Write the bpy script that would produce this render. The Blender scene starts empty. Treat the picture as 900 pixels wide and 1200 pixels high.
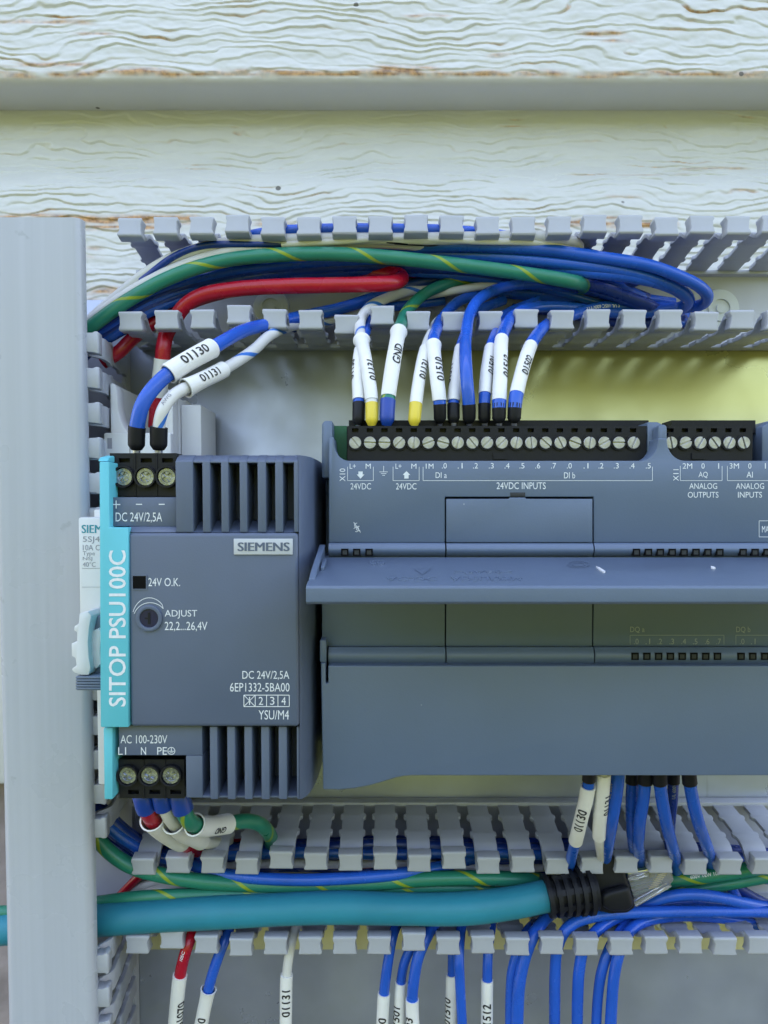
import bpy, bmesh, math, random
import numpy as np
from mathutils import Vector, Matrix

random.seed(7)
SC = bpy.context.scene
COL = SC.collection
MM = 0.001

# ------------------------------------------------------------------ camera
F = 900.0                      # focal length in photo pixels (photo 900 x 1200)
DCAM = 252.0                   # camera to mounting plate, mm
PITCH = math.radians(2.5)
SHIFT = F * math.tan(PITCH)
cam_d = bpy.data.cameras.new('camera')
cam = bpy.data.objects.new('camera', cam_d)
COL.objects.link(cam)
cam_d.sensor_fit = 'VERTICAL'
cam_d.sensor_height = 24.0
cam_d.sensor_width = 24.0
cam_d.lens = 24.0 * F / 1200.0
cam_d.shift_y = SHIFT / 1200.0
cam_d.clip_start = 0.01
cam_d.clip_end = 1000.0
cam.location = (0, -DCAM * MM, 0)
cam.rotation_euler = (math.radians(90) - PITCH, 0, 0)
SC.camera = cam

# ------------------------------------------------------------------ light
SUN_EL, SUN_AZ = math.radians(50), math.radians(-12)   # sun stands behind the house wall: the cabinet is in its shade
w = bpy.data.worlds.new('World'); SC.world = w
w.use_nodes = True
nt = w.node_tree
sky = nt.nodes.new('ShaderNodeTexSky')
sky.sky_type = 'NISHITA'; sky.sun_disc = False
sky.dust_density = 2.5; sky.air_density = 1.0
sky.sun_elevation = SUN_EL; sky.sun_rotation = SUN_AZ
bg = nt.nodes['Background']
nt.links.new(sky.outputs[0], bg.inputs[0]); bg.inputs[1].default_value = 0.15
sun_d = bpy.data.lights.new('sun', 'SUN'); sun_d.energy = 3.0; sun_d.angle = math.radians(0.5)
sun_d.color = (1.0, 0.95, 0.86)
sun = bpy.data.objects.new('sun', sun_d); COL.objects.link(sun)
sdir = Vector((math.sin(SUN_AZ) * math.cos(SUN_EL), math.cos(SUN_AZ) * math.cos(SUN_EL), math.sin(SUN_EL)))
sun.rotation_euler = sdir.to_track_quat('Z', 'Y').to_euler()
SC.view_settings.view_transform = 'Standard'
SC.view_settings.look = 'None'
SC.view_settings.gamma = 1.0
SC.view_settings.exposure = 2.85
SC.view_settings.use_white_balance = True
SC.view_settings.white_balance_temperature = 8000
SC.view_settings.white_balance_tint = 16
SC.cycles.max_bounces = 8
SC.cycles.diffuse_bounces = 2
SC.cycles.caustics_reflective = False
SC.cycles.caustics_refractive = False

# ------------------------------------------------------------------ pixel <-> place
CA, SA = math.cos(PITCH), math.sin(PITCH)
def P(px, py, h):
    """point (mm) where the photo's pixel meets the plane h mm in front of the plate"""
    x = (px - 450.0) / F
    y = -(py - (600.0 + SHIFT)) / F
    d = Vector((x, y * SA + CA, y * CA - SA))
    t = (DCAM - h) / d.y
    return Vector((d.x * t, -h, d.z * t))
def proj(p):
    v = Vector((p[0], p[1] + DCAM, p[2]))
    fw = v.y * CA - v.z * SA
    up = v.y * SA + v.z * CA
    return 450 + F * v.x / fw, 600 + SHIFT - F * up / fw
CAMP = Vector((0, -DCAM, 0))

# ------------------------------------------------------------------ materials
def mat(name, col, rough=0.45, metal=0.0, var=0.06, vscale=60, bump=0.0, bscale=900, spec=0.5, dust=0.0, coat=0.0, rvar=0.08, smudge=0.0):
    m = bpy.data.materials.new(name); m.use_nodes = True
    t = m.node_tree; N = t.nodes; L = t.links
    b = N['Principled BSDF']
    b.inputs['Roughness'].default_value = rough
    b.inputs['Metallic'].default_value = metal
    b.inputs['Specular IOR Level'].default_value = spec
    b.inputs['Coat Weight'].default_value = coat
    b.inputs['Coat Roughness'].default_value = 0.15
    tc = N.new('ShaderNodeTexCoord')
    n1 = N.new('ShaderNodeTexNoise'); n1.inputs['Scale'].default_value = vscale; n1.inputs['Detail'].default_value = 5
    L.new(tc.outputs['Object'], n1.inputs['Vector'])
    mr = N.new('ShaderNodeMapRange'); mr.inputs[1].default_value = 0.3; mr.inputs[2].default_value = 0.7
    mr.inputs[3].default_value = 1 - var; mr.inputs[4].default_value = 1 + var
    L.new(n1.outputs[0], mr.inputs[0])
    mx = N.new('ShaderNodeVectorMath'); mx.operation = 'SCALE'
    mx.inputs[0].default_value = col[:3]
    L.new(mr.outputs[0], mx.inputs['Scale'])
    out = mx.outputs[0]
    if dust > 0:
        vo = N.new('ShaderNodeTexVoronoi'); vo.inputs['Scale'].default_value = 230
        L.new(tc.outputs['Object'], vo.inputs['Vector'])
        sep = N.new('ShaderNodeSeparateColor'); L.new(vo.outputs['Color'], sep.inputs[0])
        lt = N.new('ShaderNodeMath'); lt.operation = 'MULTIPLY_ADD'     # radius differs per cell, mostly none
        lt.inputs[1].default_value = 0.9; lt.inputs[2].default_value = -0.9 + dust
        L.new(sep.outputs[0], lt.inputs[0])
        sub = N.new('ShaderNodeMath'); sub.operation = 'SUBTRACT'; L.new(lt.outputs[0], sub.inputs[0]); L.new(vo.outputs['Distance'], sub.inputs[1])
        sm = N.new('ShaderNodeMapRange'); sm.inputs[1].default_value = 0.0; sm.inputs[2].default_value = 0.05
        sm.inputs[3].default_value = 0; sm.inputs[4].default_value = 0.75
        L.new(sub.outputs[0], sm.inputs[0])
        mc = N.new('ShaderNodeMix'); mc.data_type = 'RGBA'
        L.new(sm.outputs[0], mc.inputs['Factor']); L.new(out, mc.inputs['A'])
        mc.inputs['B'].default_value = (0.6, 0.6, 0.58, 1)
        out = mc.outputs['Result']
    L.new(out, b.inputs['Base Color'])
    n2 = N.new('ShaderNodeTexNoise'); n2.inputs['Scale'].default_value = vscale * 1.7; n2.inputs['Detail'].default_value = 6
    L.new(tc.outputs['Object'], n2.inputs['Vector'])
    r = N.new('ShaderNodeMapRange'); r.inputs[1].default_value = 0.3; r.inputs[2].default_value = 0.7
    r.inputs[3].default_value = max(0.02, rough - rvar); r.inputs[4].default_value = min(1, rough + rvar)
    L.new(n2.outputs[0], r.inputs[0]); L.new(r.outputs[0], b.inputs['Roughness'])
    if bump > 0:
        n3 = N.new('ShaderNodeTexNoise'); n3.inputs['Scale'].default_value = bscale; n3.inputs['Detail'].default_value = 3
        L.new(tc.outputs['Object'], n3.inputs['Vector'])
        bp = N.new('ShaderNodeBump'); bp.inputs['Strength'].default_value = 1.0; bp.inputs['Distance'].default_value = bump * MM
        L.new(n3.outputs[0], bp.inputs['Height']); L.new(bp.outputs[0], b.inputs['Normal'])
    return m

def stripe_mat(name, base, stripe, pitch, width, rough=0.35):
    """wire jacket with one helical stripe; UV = (length in mm, turn)"""
    m = mat(name, base, rough, var=0.06, vscale=90)
    t = m.node_tree; N = t.nodes; L = t.links; b = N['Principled BSDF']
    uv = N.new('ShaderNodeUVMap'); sp = N.new('ShaderNodeSeparateXYZ'); L.new(uv.outputs[0], sp.inputs[0])
    a = N.new('ShaderNodeMath'); a.operation = 'DIVIDE'; a.inputs[1].default_value = pitch; L.new(sp.outputs[0], a.inputs[0])
    c = N.new('ShaderNodeMath'); c.operation = 'ADD'; L.new(a.outputs[0], c.inputs[0]); L.new(sp.outputs[1], c.inputs[1])
    fr = N.new('ShaderNodeMath'); fr.operation = 'FRACT'; L.new(c.outputs[0], fr.inputs[0])
    s = N.new('ShaderNodeMath'); s.operation = 'SUBTRACT'; s.inputs[1].default_value = 0.5; L.new(fr.outputs[0], s.inputs[0])
    ab = N.new('ShaderNodeMath'); ab.operation = 'ABSOLUTE'; L.new(s.outputs[0], ab.inputs[0])
    mr = N.new('ShaderNodeMapRange'); mr.inputs[1].default_value = width * 0.42; mr.inputs[2].default_value = width * 0.55
    mr.inputs[3].default_value = 1; mr.inputs[4].default_value = 0; L.new(ab.outputs[0], mr.inputs[0])
    mc = N.new('ShaderNodeMix'); mc.data_type = 'RGBA'
    old = b.inputs['Base Color'].links[0].from_socket
    L.new(mr.outputs[0], mc.inputs['Factor']); L.new(old, mc.inputs['A']); mc.inputs['B'].default_value = (*stripe, 1)
    L.new(mc.outputs['Result'], b.inputs['Base Color'])
    return m

M = {}
M['duct'] = mat('duct_grey_plastic', (0.41, 0.43, 0.475), 0.36, var=0.05, vscale=70, bump=0.03, bscale=500)
M['cover'] = mat('duct_cover_plastic', (0.43, 0.455, 0.505), 0.28, var=0.012, vscale=25, bump=0.012, bscale=120, rvar=0.015)
def streak(m, amt):
    # fine lines left along the extrusion, and a few scuffs
    t = m.node_tree; N = t.nodes; L = t.links; b = N['Principled BSDF']
    tc = N.new('ShaderNodeTexCoord'); mp = N.new('ShaderNodeMapping'); mp.inputs['Scale'].default_value = (1, 1, 0.015); L.new(tc.outputs['Object'], mp.inputs[0])
    n = N.new('ShaderNodeTexNoise'); n.inputs['Scale'].default_value = 420; n.inputs['Detail'].default_value = 3; L.new(mp.outputs[0], n.inputs['Vector'])
    r = N.new('ShaderNodeMapRange'); r.inputs[1].default_value = 0.35; r.inputs[2].default_value = 0.7; r.inputs[3].default_value = 1 - amt; r.inputs[4].default_value = 1 + amt; L.new(n.outputs[0], r.inputs[0])
    n2 = N.new('ShaderNodeTexNoise'); n2.inputs['Scale'].default_value = 130; n2.inputs['Detail'].default_value = 8; L.new(tc.outputs['Object'], n2.inputs['Vector'])
    r2 = N.new('ShaderNodeMapRange'); r2.inputs[1].default_value = 0.70; r2.inputs[2].default_value = 0.73; r2.inputs[3].default_value = 1; r2.inputs[4].default_value = 0.86; L.new(n2.outputs[0], r2.inputs[0])
    mu = N.new('ShaderNodeMath'); mu.operation = 'MULTIPLY'; L.new(r.outputs[0], mu.inputs[0]); L.new(r2.outputs[0], mu.inputs[1])
    v = N.new('ShaderNodeVectorMath'); v.operation = 'SCALE'; old = b.inputs['Base Color'].links[0].from_socket
    L.new(old, v.inputs[0]); L.new(mu.outputs[0], v.inputs['Scale']); L.new(v.outputs[0], b.inputs['Base Color'])
    bp = N.new('ShaderNodeBump'); bp.inputs['Distance'].default_value = 0.00006; L.new(n.outputs[0], bp.inputs['Height']); L.new(bp.outputs[0], b.inputs['Normal'])
streak(M['cover'], 0.035)
M['psu'] = mat('supply_grey_plastic', (0.092, 0.124, 0.190), 0.38, var=0.06, vscale=40, bump=0.02, bscale=2200, dust=0.05)
M['psu_dark'] = mat('supply_inner_plastic', (0.025, 0.040, 0.080), 0.5)
M['plc'] = mat('controller_grey_plastic', (0.100, 0.146, 0.222), 0.35, var=0.06, vscale=30, bump=0.02, bscale=2200, dust=0.075)
M['plc_dark'] = mat('controller_inner_plastic', (0.02, 0.024, 0.03), 0.55)
M['teal'] = mat('teal_plastic', (0.07, 0.50, 0.60), 0.42, var=0.03)
M['black'] = mat('black_plastic', (0.010, 0.011, 0.015), 0.45, bump=0.03, bscale=1200, spec=0.25)
M['screw'] = mat('zinc_screw', (0.42, 0.43, 0.46), 0.38, metal=0.75, var=0.2, vscale=700)
M['chrome'] = mat('plated_screw', (0.30, 0.33, 0.40), 0.24, metal=0.8, var=0.4, vscale=700, bump=0.15, bscale=600)
M['print'] = mat('light_print', (0.72, 0.76, 0.80), 0.5, var=0.08, vscale=900)
M['print_dim'] = mat('grey_print', (0.30, 0.34, 0.36), 0.5)
M['ink'] = mat('black_ink', (0.012, 0.012, 0.014), 0.5)
M['ink_teal'] = mat('teal_ink', (0.0, 0.28, 0.36), 0.5)
M['ink_grey'] = mat('grey_ink', (0.28, 0.28, 0.32), 0.5)
M['plate_print'] = mat('light_nameplate', (0.50, 0.53, 0.56), 0.45)
M['white'] = mat('white_plastic', (0.74, 0.75, 0.77), 0.4, var=0.03)
M['sleeve'] = mat('white_marker_sleeve', (0.80, 0.80, 0.78), 0.5, var=0.04, vscale=200, bump=0.04, bscale=350)
M['blue'] = mat('blue_wire_jacket', (0.0005, 0.100, 0.55), 0.25, var=0.14, vscale=60, bump=0.022, bscale=260)
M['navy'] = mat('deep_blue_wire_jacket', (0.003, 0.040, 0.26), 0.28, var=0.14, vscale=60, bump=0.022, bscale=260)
M['red'] = mat('red_wire_jacket', (0.45, 0.006, 0.022), 0.27, var=0.10, bump=0.04, bscale=260)
M['whitewire'] = mat('white_wire_jacket', (0.66, 0.66, 0.64), 0.42, var=0.10, vscale=45)
M['green'] = stripe_mat('green_yellow_wire_jacket', (0.001, 0.20, 0.13), (0.24, 0.34, 0.03), 23.0, 0.085)
M['wbs'] = stripe_mat('white_blue_wire_jacket', (0.68, 0.68, 0.67), (0.01, 0.17, 0.60), 19.0, 0.13, 0.42)
M['ferr_blue'] = mat('blue_ferrule_plastic', (0.0, 0.05, 0.34), 0.3)
M['ferr_yel'] = mat('yellow_ferrule_plastic', (0.78, 0.60, 0.06), 0.4)
M['tin'] = mat('tinned_copper', (0.85, 0.85, 0.85), 0.28, metal=1.0)
M['gold'] = mat('gold_contact', (0.85, 0.65, 0.25), 0.25, metal=1.0)
M['cable'] = mat('teal_cable_jacket', (0.0, 0.225, 0.32), 0.46, var=0.10, vscale=50, bump=0.06, bscale=350, spec=0.35)
M['pcb'] = mat('green_board', (0.005, 0.12, 0.05), 0.5)
M['lamp'] = mat('unlit_lamp_lens', (0.040, 0.044, 0.046), 0.4, spec=0.2)
M['lens_black'] = mat('black_lens', (0.003, 0.003, 0.004), 0.6, spec=0.1)
M['knob'] = mat('dark_blue_plastic', (0.003, 0.006, 0.05), 0.3)
M['rivet'] = mat('translucent_nylon', (0.58, 0.62, 0.63), 0.3, var=0.04)
M['rail'] = mat('yellow_zinc', (0.62, 0.58, 0.33), 0.45, metal=0.2, var=0.18, vscale=60)
M['breaker'] = mat('breaker_white_plastic', (0.68, 0.69, 0.70), 0.4, var=0.03)
M['bluegrey'] = mat('blue_grey_plastic', (0.14, 0.18, 0.25), 0.5)

def glass_mat():
    m = bpy.data.materials.new('clear_plug_plastic'); m.use_nodes = True
    b = m.node_tree.nodes['Principled BSDF']
    b.inputs['Base Color'].default_value = (0.92, 0.95, 1, 1); b.inputs['Roughness'].default_value = 0.08
    b.inputs['Transmission Weight'].default_value = 0.78; b.inputs['IOR'].default_value = 1.46
    return m
M['clear'] = glass_mat()

def plate_mat():
    m = mat('zinc_plate', (0.41, 0.45, 0.52), 0.36, metal=0.55, var=0.22, vscale=22, rvar=0.14, bump=0.10, bscale=55)
    t = m.node_tree; N = t.nodes; L = t.links; b = N['Principled BSDF']
    # smears and scratches in the coating
    tc = N.new('ShaderNodeTexCoord'); mp = N.new('ShaderNodeMapping'); mp.inputs['Rotation'].default_value = (0, 0.5, 0)
    mp.inputs['Scale'].default_value = (1, 1, 0.08); L.new(tc.outputs['Object'], mp.inputs[0])
    n = N.new('ShaderNodeTexNoise'); n.inputs['Scale'].default_value = 240; n.inputs['Detail'].default_value = 2; L.new(mp.outputs[0], n.inputs['Vector'])
    r = N.new('ShaderNodeMapRange'); r.inputs[1].default_value = 0.70; r.inputs[2].default_value = 0.76; r.inputs[3].default_value = 0; r.inputs[4].default_value = 0.5
    L.new(n.outputs[0], r.inputs[0])
    mc = N.new('ShaderNodeMix'); mc.data_type = 'RGBA'; old = b.inputs['Base Color'].links[0].from_socket
    L.new(r.outputs[0], mc.inputs['Factor']); L.new(old, mc.inputs['A']); mc.inputs['B'].default_value = (0.25, 0.26, 0.26, 1)
    L.new(mc.outputs['Result'], b.inputs['Base Color'])
    # yellow reflection painted into the base colour: strong on the upper right, fading elsewhere
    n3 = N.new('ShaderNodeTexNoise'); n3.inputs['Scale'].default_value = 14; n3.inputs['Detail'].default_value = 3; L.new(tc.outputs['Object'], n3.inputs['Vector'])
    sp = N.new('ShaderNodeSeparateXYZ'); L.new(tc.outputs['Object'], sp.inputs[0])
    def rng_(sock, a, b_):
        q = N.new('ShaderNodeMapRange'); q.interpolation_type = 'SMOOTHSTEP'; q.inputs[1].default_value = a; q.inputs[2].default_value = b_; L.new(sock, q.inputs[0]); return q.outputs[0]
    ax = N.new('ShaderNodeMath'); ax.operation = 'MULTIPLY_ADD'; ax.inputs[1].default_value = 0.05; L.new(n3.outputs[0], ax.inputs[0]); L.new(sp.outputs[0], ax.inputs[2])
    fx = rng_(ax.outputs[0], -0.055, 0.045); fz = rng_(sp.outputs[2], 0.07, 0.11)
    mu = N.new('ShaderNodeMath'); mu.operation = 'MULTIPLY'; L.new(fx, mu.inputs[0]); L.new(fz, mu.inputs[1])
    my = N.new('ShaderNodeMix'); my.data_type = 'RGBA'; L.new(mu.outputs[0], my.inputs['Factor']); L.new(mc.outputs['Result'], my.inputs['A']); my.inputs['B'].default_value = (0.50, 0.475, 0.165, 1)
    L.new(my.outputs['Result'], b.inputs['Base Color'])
    return m
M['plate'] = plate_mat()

# ------------------------------------------------------------------ scene helpers
WLOC = {}
def thing(name, label, cat, loc, group=None):
    o = bpy.data.objects.new(name, None); COL.objects.link(o)
    o.empty_display_size = 0.005
    o.location = Vector(loc) * MM; WLOC[o.name] = Vector(loc)
    o['label'] = label; o['category'] = cat
    if group: o['group'] = group
    return o
def tag(o, label, cat, group=None):
    o['label'] = label; o['category'] = cat
    if group: o['group'] = group
    return o

class MB:
    def __init__(self):
        self.v = []; self.f = []; self.m = []; self.uv = None
    def add(self, vs, fs, mi=0):
        o = len(self.v)
        self.v += [tuple(p) for p in vs]
        self.f += [tuple(i + o for i in f) for f in fs]
        self.m += [mi] * len(fs)
        return self
    def box(self, x0, x1, h0, h1, z0, z1, mi=0):
        x0, x1 = min(x0, x1), max(x0, x1); z0, z1 = min(z0, z1), max(z0, z1)
        y0, y1 = -max(h0, h1), -min(h0, h1)
        vs = [(x0, y0, z0), (x1, y0, z0), (x1, y1, z0), (x0, y1, z0), (x0, y0, z1), (x1, y0, z1), (x1, y1, z1), (x0, y1, z1)]
        return self.add(vs, [(0, 1, 5, 4), (1, 2, 6, 5), (2, 3, 7, 6), (3, 0, 4, 7), (4, 5, 6, 7), (3, 2, 1, 0)], mi)
    def pbox(self, px0, py0, px1, py1, hf, hb, mi=0):
        """box whose front face fills this pixel rectangle at height hf"""
        a = P(px0, py0, hf); b = P(px1, py1, hf)
        xm = (py0 + py1) / 2
        return self.box(P(px0, xm, hf).x, P(px1, xm, hf).x, hb, hf, a.z, b.z, mi)
    def prism(self, pts, h0, h1, mi=0):
        """pts: (x, z) outline, from h0 to h1"""
        n = len(pts)
        vs = [(x, -h1, z) for x, z in pts] + [(x, -h0, z) for x, z in pts]
        fs = [tuple(range(n)), tuple(range(2 * n - 1, n - 1, -1))]
        fs += [(i, i + n, (i + 1) % n + n, (i + 1) % n) for i in range(n)]
        return self.add(vs, fs, mi)
    def pprism(self, pix, hf, hb, mi=0):
        pts = [(P(a, b, hf).x, P(a, b, hf).z) for a, b in pix]
        return self.prism(pts, hb, hf, mi)
    def xprism(self, prof, x0, x1, mi=0):
        """prof: (h, z) outline, drawn out along x"""
        n = len(prof)
        vs = [(x0, -h, z) for h, z in prof] + [(x1, -h, z) for h, z in prof]
        fs = [tuple(range(n)), tuple(range(2 * n - 1, n - 1, -1))]
        fs += [(i, i + n, (i + 1) % n + n, (i + 1) % n) for i in range(n)]
        return self.add(vs, fs, mi)
    def disc(self, c, r, h0, h1, seg=20, mi=0, r1=None):
        """cylinder standing out of the plate"""
        r1 = r if r1 is None else r1
        vs = [(c[0] + r1 * math.cos(2 * math.pi * i / seg), -h1, c[1] + r1 * math.sin(2 * math.pi * i / seg)) for i in range(seg)]
        vs += [(c[0] + r * math.cos(2 * math.pi * i / seg), -h0, c[1] + r * math.sin(2 * math.pi * i / seg)) for i in range(seg)]
        fs = [tuple(range(seg)), tuple(range(2 * seg - 1, seg - 1, -1))]
        fs += [(i, i + seg, (i + 1) % seg + seg, (i + 1) % seg) for i in range(seg)]
        return self.add(vs, fs, mi)
    def ring(self, c, ri, ro, h0, h1, seg=24, mi=0, a0=0.0, a1=2 * math.pi):
        full = abs(a1 - a0) > 6.28
        n = seg if full else seg + 1
        vs = []
        for i in range(n):
            a = a0 + (a1 - a0) * i / seg
            ca, sa = math.cos(a), math.sin(a)
            for r, h in ((ri, h0), (ro, h0), (ro, h1), (ri, h1)):
                vs.append((c[0] + r * ca, -h, c[1] + r * sa))
        fs = []
        for i in range(seg):
            j = (i + 1) % n
            for k in range(4):
                l = (k + 1) % 4
                fs.append((i * 4 + k, j * 4 + k, j * 4 + l, i * 4 + l))
        if not full:
            fs += [(0, 1, 2, 3), (seg * 4 + 3, seg * 4 + 2, seg * 4 + 1, seg * 4)]
        return self.add(vs, fs, mi)
    def build(self, name, mats, parent=None, bevel=0.0, segs=2, smooth=35, recalc=True, center=None):
        if not isinstance(mats, (list, tuple)): mats = [mats]
        me = bpy.data.meshes.new(name)
        c = center
        if c is None:
            a = np.array(self.v); c = (a.min(0) + a.max(0)) / 2
        c = Vector([float(q) for q in c])
        me.from_pydata([((p[0] - c.x) * MM, (p[1] - c.y) * MM, (p[2] - c.z) * MM) for p in self.v], [], self.f)
        for m in mats: me.materials.append(m)
        me.polygons.foreach_set('material_index', self.m)
        if self.uv is not None:
            uvl = me.uv_layers.new(name='UVMap')
            uvl.data.foreach_set('uv', [q for f in self.uv for co in f for q in co])
        if recalc or bevel > 0:
            bm = bmesh.new(); bm.from_mesh(me)
            bmesh.ops.recalc_face_normals(bm, faces=bm.faces)
            if bevel > 0:
                es = [e for e in bm.edges if len(e.link_faces) == 2 and e.calc_face_angle(0) > 0.5]
                bmesh.ops.bevel(bm, geom=es, offset=bevel * MM, segments=segs, profile=0.5, affect='EDGES', clamp_overlap=True)
            bm.to_mesh(me); bm.free()
        if smooth:
            me.polygons.foreach_set('use_smooth', [True] * len(me.polygons))
            me.set_sharp_from_angle(angle=math.radians(smooth))
        o = bpy.data.objects.new(name, me); COL.objects.link(o)
        pw = Vector((0, 0, 0))
        if parent is not None:
            o.parent = parent; pw = WLOC[parent.name]
        o.location = (c - pw) * MM
        WLOC[o.name] = c
        return o

# ------------------------------------------------------------------ lettering
_tc = {}
def glyphs(s, bold=0.0):
    if (s, bold) in _tc: return _tc[(s, bold)]
    cu = bpy.data.curves.new('lettering_source', 'FONT'); cu.body = s; cu.resolution_u = 3; cu.size = 1.0; cu.offset = bold
    ob = bpy.data.objects.new('lettering_source', cu); COL.objects.link(ob)
    bpy.context.view_layer.update()
    me = ob.to_mesh()
    vs = [(v.co.x, v.co.y) for v in me.vertices]; fs = [tuple(p.vertices) for p in me.polygons]
    ob.to_mesh_clear(); bpy.data.objects.remove(ob); bpy.data.curves.remove(cu)
    _tc[(s, bold)] = (vs, fs)
    return _tc[(s, bold)]
def text_box(mb, s, px0, py0, px1, py1, h, mi=0, rot=0, mirror=False, bold=0.0):
    """lay the words inside this pixel rectangle; rot=1 reads upward"""
    vs, fs = glyphs(s, bold)
    xs = [v[0] for v in vs]; ys = [v[1] for v in vs]
    x0, x1, y0, y1 = min(xs), max(xs), min(ys), max(ys)
    out = []
    for x, y in vs:
        u = (x - x0) / max(1e-6, x1 - x0); v = (y - y0) / max(1e-6, y1 - y0)
        if mirror: v = 1 - v
        if rot == 0: px, py = px0 + u * (px1 - px0), py1 + v * (py0 - py1)
        else: px, py = px1 + v * (px0 - px1), py1 + u * (py0 - py1)
        out.append(P(px, py, h))
    mb.add(out, fs, mi)
def stroke(mb, pts, wpx, h, mi=0):
    """thin printed line through pixels"""
    for (a, b) in zip(pts[:-1], pts[1:]):
        d = Vector((b[0] - a[0], b[1] - a[1])); d.normalize(); n = Vector((-d.y, d.x)) * wpx / 2
        q = [(a[0] + n.x, a[1] + n.y), (b[0] + n.x, b[1] + n.y), (b[0] - n.x, b[1] - n.y), (a[0] - n.x, a[1] - n.y)]
        mb.add([P(x, y, h) for x, y in q], [(0, 1, 2, 3)], mi)
def fill(mb, pts, h, mi=0):
    mb.add([P(x, y, h) for x, y in pts], [tuple(range(len(pts)))], mi)

# ------------------------------------------------------------------ wires
class Path:
    def __init__(self, ctrl, step=0.9):
        pts = [P(*c) for c in ctrl]
        pts = [pts[0] * 2 - pts[1]] + pts + [pts[-1] * 2 - pts[-2]]
        dense = []
        for i in range(1, len(pts) - 2):
            p0, p1, p2, p3 = pts[i - 1:i + 3]
            t0 = 0; t1 = t0 + max(1e-4, (p1 - p0).length) ** 0.5; t2 = t1 + max(1e-4, (p2 - p1).length) ** 0.5; t3 = t2 + max(1e-4, (p3 - p2).length) ** 0.5
            n = 24
            for k in range(n):
                t = t1 + (t2 - t1) * k / n
                a1 = p0 * ((t1 - t) / (t1 - t0)) + p1 * ((t - t0) / (t1 - t0)); a2 = p1 * ((t2 - t) / (t2 - t1)) + p2 * ((t - t1) / (t2 - t1)); a3 = p2 * ((t3 - t) / (t3 - t2)) + p3 * ((t - t2) / (t3 - t2))
                b1 = a1 * ((t2 - t) / (t2 - t0)) + a2 * ((t - t0) / (t2 - t0)); b2 = a2 * ((t3 - t) / (t3 - t1)) + a3 * ((t - t1) / (t3 - t1))
                dense.append(b1 * ((t2 - t) / (t2 - t1)) + b2 * ((t - t1) / (t2 - t1)))
        dense.append(pts[-2])
        acc = [0.0]
        for a, b in zip(dense[:-1], dense[1:]): acc.append(acc[-1] + (b - a).length)
        self.len = acc[-1]
        n = max(4, int(self.len / step))
        self.c = []; j = 0
        for i in range(n + 1):
            s = self.len * i / n
            while j < len(acc) - 2 and acc[j + 1] < s: j += 1
            t = (s - acc[j]) / max(1e-9, acc[j + 1] - acc[j])
            self.c.append(dense[j].lerp(dense[j + 1], min(1, max(0, t))))
        self.n = n; self.ds = self.len / n
        self.t = []; self.nr = []; self.b = []
        prev = None
        for i in range(n + 1):
            t = (self.c[min(n, i + 1)] - self.c[max(0, i - 1)]).normalized()
            v = (CAMP - self.c[i]).normalized()
            nn = v - t * v.dot(t)
            if prev is not None and nn.length < 0.5:
                pn = prev - t * prev.dot(t)
                nn = nn.normalized() * (nn.length / 0.5) + pn.normalized() * (1 - nn.length / 0.5)
            nn.normalize(); prev = nn
            self.t.append(t); self.nr.append(nn); self.b.append(nn.cross(t))
    def at(self, s):
        f = min(max(s / self.ds, 0), self.n - 1e-6); i = int(f); u = f - i
        return (self.c[i].lerp(self.c[i + 1], u), self.t[i].lerp(self.t[i + 1], u), self.nr[i].lerp(self.nr[i + 1], u).normalized(), self.b[i].lerp(self.b[i + 1], u).normalized())
    def near(self, px, py):
        best = min(range(self.n + 1), key=lambda i: (proj(self.c[i])[0] - px) ** 2 + (proj(self.c[i])[1] - py) ** 2)
        return best * self.ds

def tube(path, s0, s1, rf, seg=14, step=0.9, caps=True, turn0=0.0, inner=None):
    """swept tube between two lengths; rf(u) gives the radius; inner = wall thickness for an open sleeve"""
    mb = MB(); mb.uv = []
    n = max(2, int(abs(s1 - s0) / step))
    rings = []
    for i in range(n + 1):
        u = i / n; s = s0 + (s1 - s0) * u
        c, t, nn, b = path.at(s)
        r = rf(u)
        rings.append((s, [c + (nn * math.cos(2 * math.pi * k / seg) + b * math.sin(2 * math.pi * k / seg)) * r for k in range(seg)]))
    for s, rg in rings: mb.v += [tuple(p) for p in rg]
    for i in range(n):
        for k in range(seg):
            l = (k + 1) % seg
            mb.f.append((i * seg + k, i * seg + l, (i + 1) * seg + l, (i + 1) * seg + k)); mb.m.append(0)
            a, bb = rings[i][0], rings[i + 1][0]
            mb.uv.append([(a, k / seg + turn0), (a, (k + 1) / seg + turn0), (bb, (k + 1) / seg + turn0), (bb, k / seg + turn0)])
    if inner:
        for end, off in ((0, 0), (n, n * seg)):
            s, rg = rings[end]
            c = path.at(s)[0]
            o = len(mb.v)
            mb.v += [tuple(c + (p - c) * (1 - inner / max(0.1, (p - c).length))) for p in rg]
            mb.v += [tuple(c + (p - c) * (1 - inner / max(0.1, (p - c).length)) + path.at(s)[1] * (1.5 if end == 0 else -1.5)) for p in rg]
            for k in range(seg):
                l = (k + 1) % seg
                for q in ((off + k, off + l, o + l, o + k), (o + k, o + l, o + seg + l, o + seg + k)):
                    mb.f.append(q); mb.m.append(0); mb.uv.append([(0, 0)] * 4)
    elif caps:
        for base in (0, n * seg):
            mb.f.append(tuple(range(base, base + seg))); mb.m.append(0); mb.uv.append([(rings[0][0] if base == 0 else rings[n][0], 0.25)] * seg)
    return mb

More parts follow.
